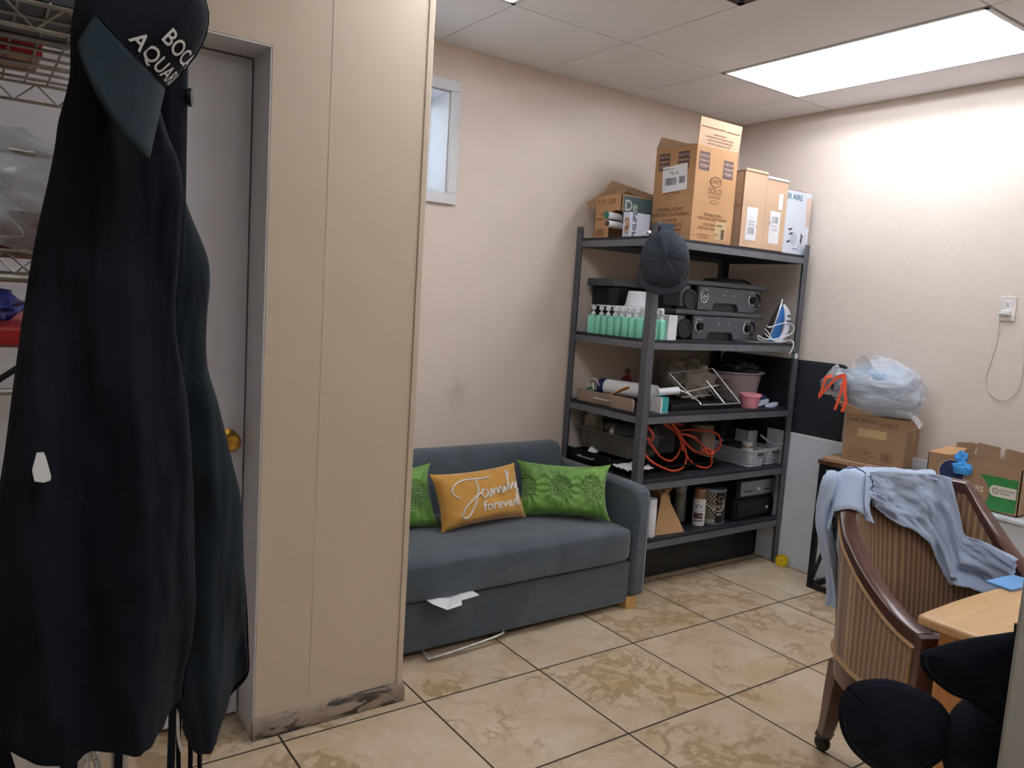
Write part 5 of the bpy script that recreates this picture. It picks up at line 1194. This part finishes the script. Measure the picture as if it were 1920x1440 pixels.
# left sleeve hanging down outside
m = M(); rings = []
for i in range(19):
    k = i/18; z = .965-.40*k; c_ = cp(.36, z, .052+.02*sin(k*5)); rings_r = []
    wl, dp = .040+.014*k+.004*sin(k*13), .022
    if i == 0: wl, dp = .02, .012
    tl = (cp(.40, .8)-cp(.30, .8)); tl.z = 0; tl.normalize(); nl = Vector((tl.y, -tl.x, 0))
    for j in range(28):
        a = 2*pi*j/28; rr_ = 1+.22*sin(5*a+k*4)*k+.15*nz((cos(a), sin(a), k*4), 2, 3)
        rings_r.append(c_+tl*wl*cos(a)*rr_+nl*dp*sin(a)*rr_)
    rings.append(rings_r)
m.loft(rings); obj('sleeve', m, 'shirt', shirt, 75)
m = M(); m.tube([sh_top(.27, 1-v_/8)+Z*.003 for v_ in range(9)]+[sh_in(.175+.026*i/12, i/12)-(cp(.2, .7, .01)-cp(.2, .7, 0))*.6 for i in range(1, 13)], .0022, 6); obj('piping', m, 'piping_blue', shirt)
# ------------------------------------------------------------------ desk
desk = thing('wooden_desk', 'honey coloured wooden desk at the right edge', 'desk', (-1.7, -2.7, 0))
zd = .742
m = M(); e0 = [(-2.06, -2.37)]; top = [(-2.06+.52*i/10, -2.37-.012*(i/10)**2*1.5+.006*sin(i/10*pi)) for i in range(11)]+[(-1.55, -2.56), (-.95, -2.62), (-.95, -3.1), (-2.06, -3.1)]
m.prism([(x, y, zd-.026) for x, y in top], (0, 0, .026)); obj('desk_top', m, 'desk_top', desk, 30, bevel=.008)
m = M(); m.bb(-2.031, -2.006, -3.05, -2.412, .0, zd-.027); obj('side_panel', m, 'desk_side', desk, 0, bevel=.004)
m = M(); m.bb(-2.0, -.97, -3.07, -3.04, .2, zd-.027); obj('modesty_panel', m, 'desk_side', desk, 0)
m = M(); m.bb(-2.036, -2.031, -3.03, -2.47, .10, zd-.06); obj('panel_moulding', m, 'desk_side', desk, 0, bevel=.003)
m = M(); m.bb(-1.01, -.96, -3.07, -2.66, 0, zd-.027); obj('desk_leg', m, 'desk_side', desk, 0)
o = obj('blue_folder', M().box((-1.58, -2.385, zd+.004), (.14, .07, .006), rz=-.1), 'blue_card', None, 0, bevel=.001); tag(o, 'blue folder on the far edge of the wooden desk', 'folder')
# ------------------------------------------------------------------ wire rack on the left
rx0, rx1, ry0, ry1 = -4.62, -3.745, -1.99, -1.44
rack = thing('wire_shelving_rack', 'chrome wire shelving rack behind the hanging garments at the left edge', 'rack', ((rx0+rx1)/2, (ry0+ry1)/2, 0))
for x in (rx0, rx1):
    for y in (ry0, ry1):
        m = M(); m.tube([(x, y, .012), (x, y, 2.0)], .0127, 12); m.tube([(x, y, 0), (x, y, .014)], .018, 12); obj('post', m, 'dull_chrome', rack)
def wshelf(z, nx=12, ny=9):
    m = M()
    for y in (ry0, ry1):
        for dz_ in (0, -.034): m.tube([(rx0, y, z+dz_), (rx1, y, z+dz_)], .0032, 6)
        z_ = [(rx0+(rx1-rx0)*i/24, y, z-.034*(i % 2)) for i in range(25)]; m.tube(z_, .0022, 5)
    for x in (rx0, rx1):
        for dz_ in (0, -.034): m.tube([(x, ry0, z+dz_), (x, ry1, z+dz_)], .0032, 6)
    for i in range(1, ny): y = ry0+(ry1-ry0)*i/ny; m.tube([(rx0, y, z-.003), (rx1, y, z-.003)], .003 if i % 3 else .0045, 6)
    for i in range(nx*2): x = rx0+(rx1-rx0)*(i+.5)/(nx*2); m.tube([(x, ry0, z+.003), (x, ry1, z+.003)], .0022, 5)
    return obj('wire_shelf', m, 'dull_chrome', rack)
for z in (1.79, 1.46, 1.05, .55): wshelf(z)
m = M(); m.tube([(rx0, ry0-.008, 1.593), (rx1, ry0-.008, 1.593)], .0055, 8); m.tube([(rx0, ry0-.008, 1.268), (rx1, ry0-.008, 1.268)], .005, 8); m.tube([(rx0, ry0-.006, 1.424), (rx1, ry0-.006, 1.424)], .006, 8); obj('guard_rail', m, 'dull_chrome', rack)
m = M(); m.tube([(-4.05, ry0-.01, 1.17), (-3.80, ry0-.01, 1.36)], .0045, 6); obj('tie_rod', m, 'black_iron', rack)
m = M(); m.tube([(-4.05, ry0-.02, 1.66), (-3.83, ry0-.02, 1.87)], .003, 6); obj('hook_wire', m, 'dull_chrome', rack)
def crate(name, label, x0, x1, y0, y1, z0, z1, mt, cat, lid=None, grp=None):
    t = thing(name, label, cat, ((x0+x1)/2, (y0+y1)/2, z0), grp)
    m = M(); m.loft([[(a, b, z) for a, b in ((x0+e_, y0+e_), (x1-e_, y0+e_), (x1-e_, y1-e_), (x0+e_, y1-e_))] for z, e_ in ((z0, .008), (z1, 0))]); obj('bin_body', m, mt, t, 0, bevel=.006)
    if lid: m = M(); m.bb(x0-.006, x1+.006, y0-.006, y1+.006, z1, z1+.028); obj('bin_lid', m, lid, t, 0, bevel=.006)
    return t
crate('storage_bin', 'black bin on the topmost wire shelf', -4.25, -3.78, -1.97, -1.72, 1.797, 1.98, 'black_plastic', 'bin')
for k, x in enumerate((-4.03, -3.945, -3.86)):
    t = thing('food_carton', ('red and cream carton on the top wire shelf, left one', 'red and cream carton on the top wire shelf, middle one', 'red and cream carton on the top wire shelf, nearest the garments')[k], 'carton', (x, -1.58, 1.797), 'red and cream cartons on the top wire shelf')
    m = M(); m.bb(x-.037, x+.037, -1.66, -1.50, 1.797, 1.875); obj('box_body', m, mat('cream carton', 'b08a74', .7) if k == 0 else bpy.data.materials['cream carton'], t, 0, bevel=.002)
    m = M(); m.bb(x-.0375, x+.0375, -1.661, -1.64, 1.796, 1.876); obj('box_band', m, 'red', t, 0)
m = M(); m.grid(blob(Vector((-3.95, -1.80, 1.555)), .19, .15, .10, .3, 2.2, 5), 48, 26)
m.grid(lambda u, v: Vector((-4.12+.34*u, ry0-.022+.012*sin(u*9+v*3)-.008*nz((u*4, v*5, 1), 2), 1.625-.155*v+.02*sin(u*5))), 30, 20)
for pts in ([(-4.0, ry0-.035, 1.60), (-3.935, ry0-.035, 1.575), (-3.87, ry0-.035, 1.515)], [(-4.0, ry0-.035, 1.56), (-3.91, ry0-.035, 1.52), (-3.875, ry0-.035, 1.49), (-3.885, ry0-.035, 1.478), (-4.0, ry0-.035, 1.475)]):
    m.tube(cr(pts, 5), .0018, 5)
o = obj('cellophane_bag', m, 'film', None, 70); tag(o, 'large crackly clear plastic bag on the wire shelf, left edge', 'plastic bag')
crate('red_tray', 'dark red tray on the middle wire shelf under the clear bag', -4.2, -3.77, -1.975, -1.60, 1.4275+.036, 1.4275+.052, 'dark_red', 'tray')
o = obj('red_carton', M().bb(-4.15, -3.80, -1.90, -1.62, 1.4805, 1.52), 'dark_red', None, 0, bevel=.004); tag(o, 'dark red carton on the red tray inside the wire rack', 'carton')
crate('lidded_bin', 'white storage bin with red lid on the wire rack', -4.3, -3.80, -1.96, -1.58, 1.057, 1.328, 'white_plastic', 'bin', 'red')
m = M(); m.grid(blob(Vector((-3.93, -1.80, 1.378)), .07, .09, .03, .3, 3, 9), 30, 16); o = obj('blue_bag', m, mat('blue film', '2c3c8c', .2), None, 60); tag(o, 'small shiny blue bag on the red bin lid', 'bag')
crate('storage_bin', 'white bin on the lowest wire shelf, below the red lidded one', -4.4, -3.80, -1.96, -1.50, .557, .86, 'white_plastic', 'bin')
# ------------------------------------------------------------------ garments and cap on the rack corner
LA = [(1.758, -3.828, -3.76), (1.725, -3.835, -3.759), (1.692, -3.84, -3.759), (1.643, -3.842, -3.758), (1.594, -3.853, -3.747), (1.566, -3.857, -3.738), (1.527, -3.864, -3.735), (1.486, -3.872, -3.737), (1.452, -3.878, -3.738), (1.411, -3.884, -3.741), (1.365, -3.89, -3.738), (1.306, -3.897, -3.728), (1.246, -3.904, -3.723), (1.186, -3.912, -3.718), (1.125, -3.918, -3.715), (1.062, -3.921, -3.712), (0.999, -3.923, -3.714), (0.961, -3.924, -3.719), (0.922, -3.924, -3.722)]
LB = [(1.689, -3.76, -3.712), (1.645, -3.755, -3.712), (1.602, -3.743, -3.711), (1.57, -3.736, -3.707), (1.532, -3.736, -3.7), (1.48, -3.735, -3.678), (1.44, -3.735, -3.671), (1.385, -3.734, -3.675), (1.323, -3.733, -3.674), (1.274, -3.733, -3.66), (1.21, -3.732, -3.645), (1.144, -3.731, -3.629), (1.069, -3.731, -3.62), (0.986, -3.73, -3.611), (0.916, -3.729, -3.606), (0.867, -3.712, -3.607), (0.834, -3.697, -3.637), (0.805, -3.692, -3.662)]
def garment(T, yc, dp, seed, fold, N=110, sub=5, wob=0.0):
    m = M(); rows = cr([Vector(t_) for t_ in T], sub); rings = []; zt__, zl = rows[0].x, rows[-1].x
    for r in rows:
        z, xl, xr = r; cx, hw = (xl+xr)/2, (xr-xl)/2; k = (zt__-z)/(zt__-zl); ring = []
        for j in range(N):
            a = 2*pi*j/N; c_, s_ = cos(a), sin(a)
            x = cx+hw*(abs(c_)**.85)*(1 if c_ >= 0 else -1)
            f = fold*(.25+k)*(.6*sin(x*75+z*4+seed)+.6*sin(x*41-z*7+seed*2)+1.6*nz((x*9, z*1.6, seed), 1.3, seed)+.5*nz((x*22, z*4, seed), 1.3, seed+3))
            d_ = dp*(.55+.45*k)
            yk = yc+.05*max(0, 1-k*4); ring.append((x, yk+d_*s_*(abs(s_)**-.2 if abs(s_) > 1e-3 else 0)+f*(1 if s_ < 0 else .3), z + (wob*nz((x*9, 0, seed), 1.5, seed) if k > .95 else 0)))
        rings.append(ring)
    return m.loft(rings)
A = thing('black_apron', 'long black garment hanging in front at the left edge, with a small white tag', 'apron', (-3.82, -2.31, 1.76), 'black garments hanging at the left')
obj('apron_cloth', garment(LA, -2.31, .06, 2, .018, wob=.008), 'navy_cloth', A, 70)
m = M(); m.prism([(-3.880, -2.393, 1.262), (-3.874, -2.393, 1.262), (-3.872, -2.393, 1.256), (-3.868, -2.393, 1.238), (-3.8685, -2.393, 1.234), (-3.874, -2.393, 1.232), (-3.882, -2.393, 1.234), (-3.884, -2.393, 1.245)], (0, .002, 0)); obj('tag_patch', m, 'paper', A, 0)
for pts in ([(-3.787, -2.27, .94), (-3.787, -2.265, .86), (-3.789, -2.26, .76)], [(-3.726, -2.27, .94), (-3.725, -2.26, .85), (-3.727, -2.26, .72)], [(-3.84, -2.27, .93), (-3.842, -2.27, .84), (-3.848, -2.27, .74)], [(-3.915, -2.30, .93), (-3.90, -2.29, .85), (-3.895, -2.28, .70)]):
    m = M(); w_ = .0045 if pts[0][0] > -3.8 else .009
    m.loft([[(p.x-w_, p.y, p.z), (p.x+w_, p.y, p.z), (p.x+w_, p.y+.003, p.z), (p.x-w_, p.y+.003, p.z)] for p in cr([Vector(q_) for q_ in pts], 6)]); obj('apron_string', m, 'navy_cloth', A, 40)
m = M(); m.tube([(-3.79, -2.31, 1.735), (-3.78, -2.25, 1.80), (-3.765, -2.06, 1.82), (-3.748, -1.995, 1.80)], .006, 8); obj('neck_loop', m, 'navy_cloth', A)
B = thing('black_jacket', 'washed black garment hanging behind the front one, beside the door', 'jacket', (-3.69, -2.2, 1.69), 'black garments hanging at the left')
obj('jacket_cloth', garment(LB, -2.187, .052, 6, .016), 'navy_cloth2', B, 70)
m = M(); m.loft([[(x, y, z) for x, y in ((-3.745, -2.245), (-3.712, -2.24), (-3.712, -2.16), (-3.745, -2.16))] for z in (1.45, 1.70, 1.76)]); obj('hood', m, 'navy_cloth', B, 60, bevel=.01)
m = M(); m.lathe((-3.712, -2.235, 1.655), [(.001, 0), (.011, 0), (.011, .004), (.001, .004)], 16, (1, -.4, 0)); obj('button', m, 'black_plastic', B)
for pts in ([(-3.703, -2.2, .86), (-3.704, -2.2, .79), (-3.700, -2.2, .72)], [(-3.672, -2.19, .84), (-3.676, -2.2, .78), (-3.674, -2.2, .74)], [(-3.69, -2.2, .83), (-3.688, -2.2, .77), (-3.692, -2.2, .70)]):
    m = M(); m.tube(cr([Vector(q_) for q_ in pts], 5), .0032, 6); obj('drawstring', m, 'navy_cloth', B)
m = M(); m.tube(cr([(-3.712, -2.215, .90), (-3.709, -2.215, .86), (-3.706, -2.21, .82), (-3.702, -2.21, .80)], 5), .0022, 5); obj('white_edge', m, 'paper', B)
m = M(); m.tube([(-3.72, -2.2, 1.75), (-3.735, -2.1, 1.80), (-3.745, -1.99, 1.80)], .005, 8); obj('hang_loop', m, 'navy_cloth', B)
# the cap: crown tipped to the upper right, brim hanging lower left
cap = thing('baseball_cap', 'black baseball cap with white embroidered lettering hanging on the garments', 'cap', (-3.765, -2.36, 1.70))
vF = Vector((-.16, -.96, -.22)).normalized()                # toward the viewer
sR = Vector((0, 0, 1)).cross(vF).normalized()*-1; sR = Vector((.986, -.164, 0)); sU = vF.cross(sR).normalized()*-1
sU = sR.cross(-vF).normalized() if sR.cross(-vF).z > 0 else (-vF).cross(sR).normalized()
cu = (sR*.70+sU*.72).normalized()      # crown direction
cs = (sR*.72-sU*.70).normalized()      # reading direction of the lettering
CC = Vector((-3.822, -2.400, 1.6715)); A0_ = 1.08
def crown2(a, b, k=1.0):
    """a around the crown (0 = viewer side), b 0 rim .. 1 button"""
    r = .069*cos(b*pi/2)**.62; hgt = .092*sin(b*pi/2)**.9
    return CC + (vF*cos(a)*1.05+cs*sin(a))*r*k + cu*hgt*k
m = M(); m.grid(lambda u, v: crown2(u*2*pi, v), 48, 16); obj('crown', m, 'cap_black', cap, 60)
m = M()
for k in range(6): m.tube([crown2(k*pi/3+pi/6, i/10, 1.004) for i in range(11)], .0012, 5)
m.lathe(crown2(0, 1), [(.001, -.002), (.007, 0), (.005, .004), (.001, .005)], 12, cu); obj('seam', m, 'cap_black', cap)
def brim(u, v):
    a = (u-.5)*2*1.2; fd = vF*cos(A0_)+cs*sin(A0_); base = CC+(vF*cos(a+A0_)+cs*sin(a+A0_))*.069
    out = (fd*.62-cu*.80)
    ext = .070*cos(a*1.25)**.6 if abs(a*1.25) < pi/2 else 0
    return base + out*ext*v - cu*(.020*(sin(a)**2)*v)
m = M(); m.keep = True; m.grid(brim, 36, 8); obj('visor', m, 'cap_brim', cap, 70, solid=.004)
m = M()
def wrap(s, x0, z0, size):
    vs, fs = text_geo(s); bb_ = []
    for v in vs:
        x, z = x0+v.x*size, z0+v.y*size; bb_.append(crown2(x/.074+A0_, min(.97, max(.01, (2/pi)*math.asin(min(1, max(0, z/.098))**1.11))), 1.012))
    b = m.add(bb_)
    for f in fs: m.face([b+i for i in f])
wrap('BOCA', -.008, .037, .023); wrap('AQUARIUM', .0, .013, .022)
obj('lettering', m, 'thread', cap, 0)
r_ = Vector((.41, -.912, -.02)); n_ = Vector((-.90, -.405, .16)).normalized(); u_ = n_.cross(r_).normalized()
if u_.z < 0: u_ = -u_
C0 = Vector((-3.030, -2.885, 1.013)); kk = .000597
def cap2(label, cx, cy, rx, ry, tilt, brim_pts, brim_lift, bow):
    t = thing('baseball_cap', label, 'cap', tuple(C0), 'black caps on the jamb hook')
    c = C0 + r_*(cx*kk) + u_*(-cy*kk); ct, st = cos(tilt), sin(tilt); a_, b_ = r_*ct+u_*st, u_*ct-r_*st
    def cf(u, v):
        q, e_ = u*2*pi, v*pi/2; k = cos(e_)**.7
        return c + a_*(rx*kk*cos(q)*k) + b_*(ry*kk*sin(q)*k) + n_*(.045*sin(e_)+.004*nz((cos(q), sin(q), v*2), 1.6, int(cx)))
    m = M(); m.grid(cf, 48, 14); obj('crown', m, 'cap_black', t, 60)
    m = M()
    for i in range(6): m.tube([cf(i/6+.05, v/10)+n_*.0008 for v in range(11)], .0011, 5)
    obj('seam', m, 'cap_black', t)
    P = cr([C0+r_*(x*kk)+u_*(-y*kk) for x, y in brim_pts], 6, True); g = sum(P, Vector())/len(P); N_ = len(P)
    def bf(u, v):
        p = P[int(round(u*N_)) % N_]; q = g+(p-g)*v
        return q + n_*(brim_lift+bow*(1-v*v))
    m = M(); m.grid(bf, N_, 10); obj('visor', m, 'cap_black', t, 70, solid=.004)
    m = M(); m.tube([bf(i/N_, .9)+n_*.0022 for i in range(N_)], .0007, 4, True); obj('stitching', m, 'cap_brim', t)
    return t
cap2('upper black cap on the right jamb, visor over the desk corner', 95, -75, 95, 85, .4,
     [(-70, -86), (-66, -100), (-20, -132), (40, -163), (95, -185), (130, -170), (120, -110), (70, -55), (0, -38), (-50, -58), (-66, -72)], .030, .014)
cap2('lower black cap on the right jamb, rounded visor in front of the chair leg', 62, 45, 80, 105, -.2,
     [(-188, 15), (-140, -18), (-85, -24), (-25, -6), (5, 50), (-20, 100), (-55, 135), (-110, 150), (-165, 125), (-193, 75)], .012, .018)
m = M(); m.tube(cr([(-3.05, -2.969, 1.13), (-3.05, -2.945, 1.12), (-3.05, -2.94, 1.14)], 5), .004, 8)
hk = obj('coat_hook', m, 'black_iron', None); tag(hk, 'small hook on the far side of the grey jamb, behind the black caps', 'hook')
# ------------------------------------------------------------------ light and exposure
w = bpy.data.worlds.new('world'); scn.world = w; w.use_nodes = True
bg = w.node_tree.nodes['Background']; bg.inputs[0].default_value = (.75, .87, 1, 1); bg.inputs[1].default_value = SKY
scn.view_settings.view_transform = 'Standard'; scn.view_settings.look = 'None'; scn.view_settings.gamma = 1; scn.view_settings.exposure = EXPO
try:
    scn.cycles.use_denoising = True
    scn.cycles.max_bounces = 8; scn.cycles.transparent_max_bounces = 16
    scn.cycles.sample_clamp_indirect = 8
except Exception: pass
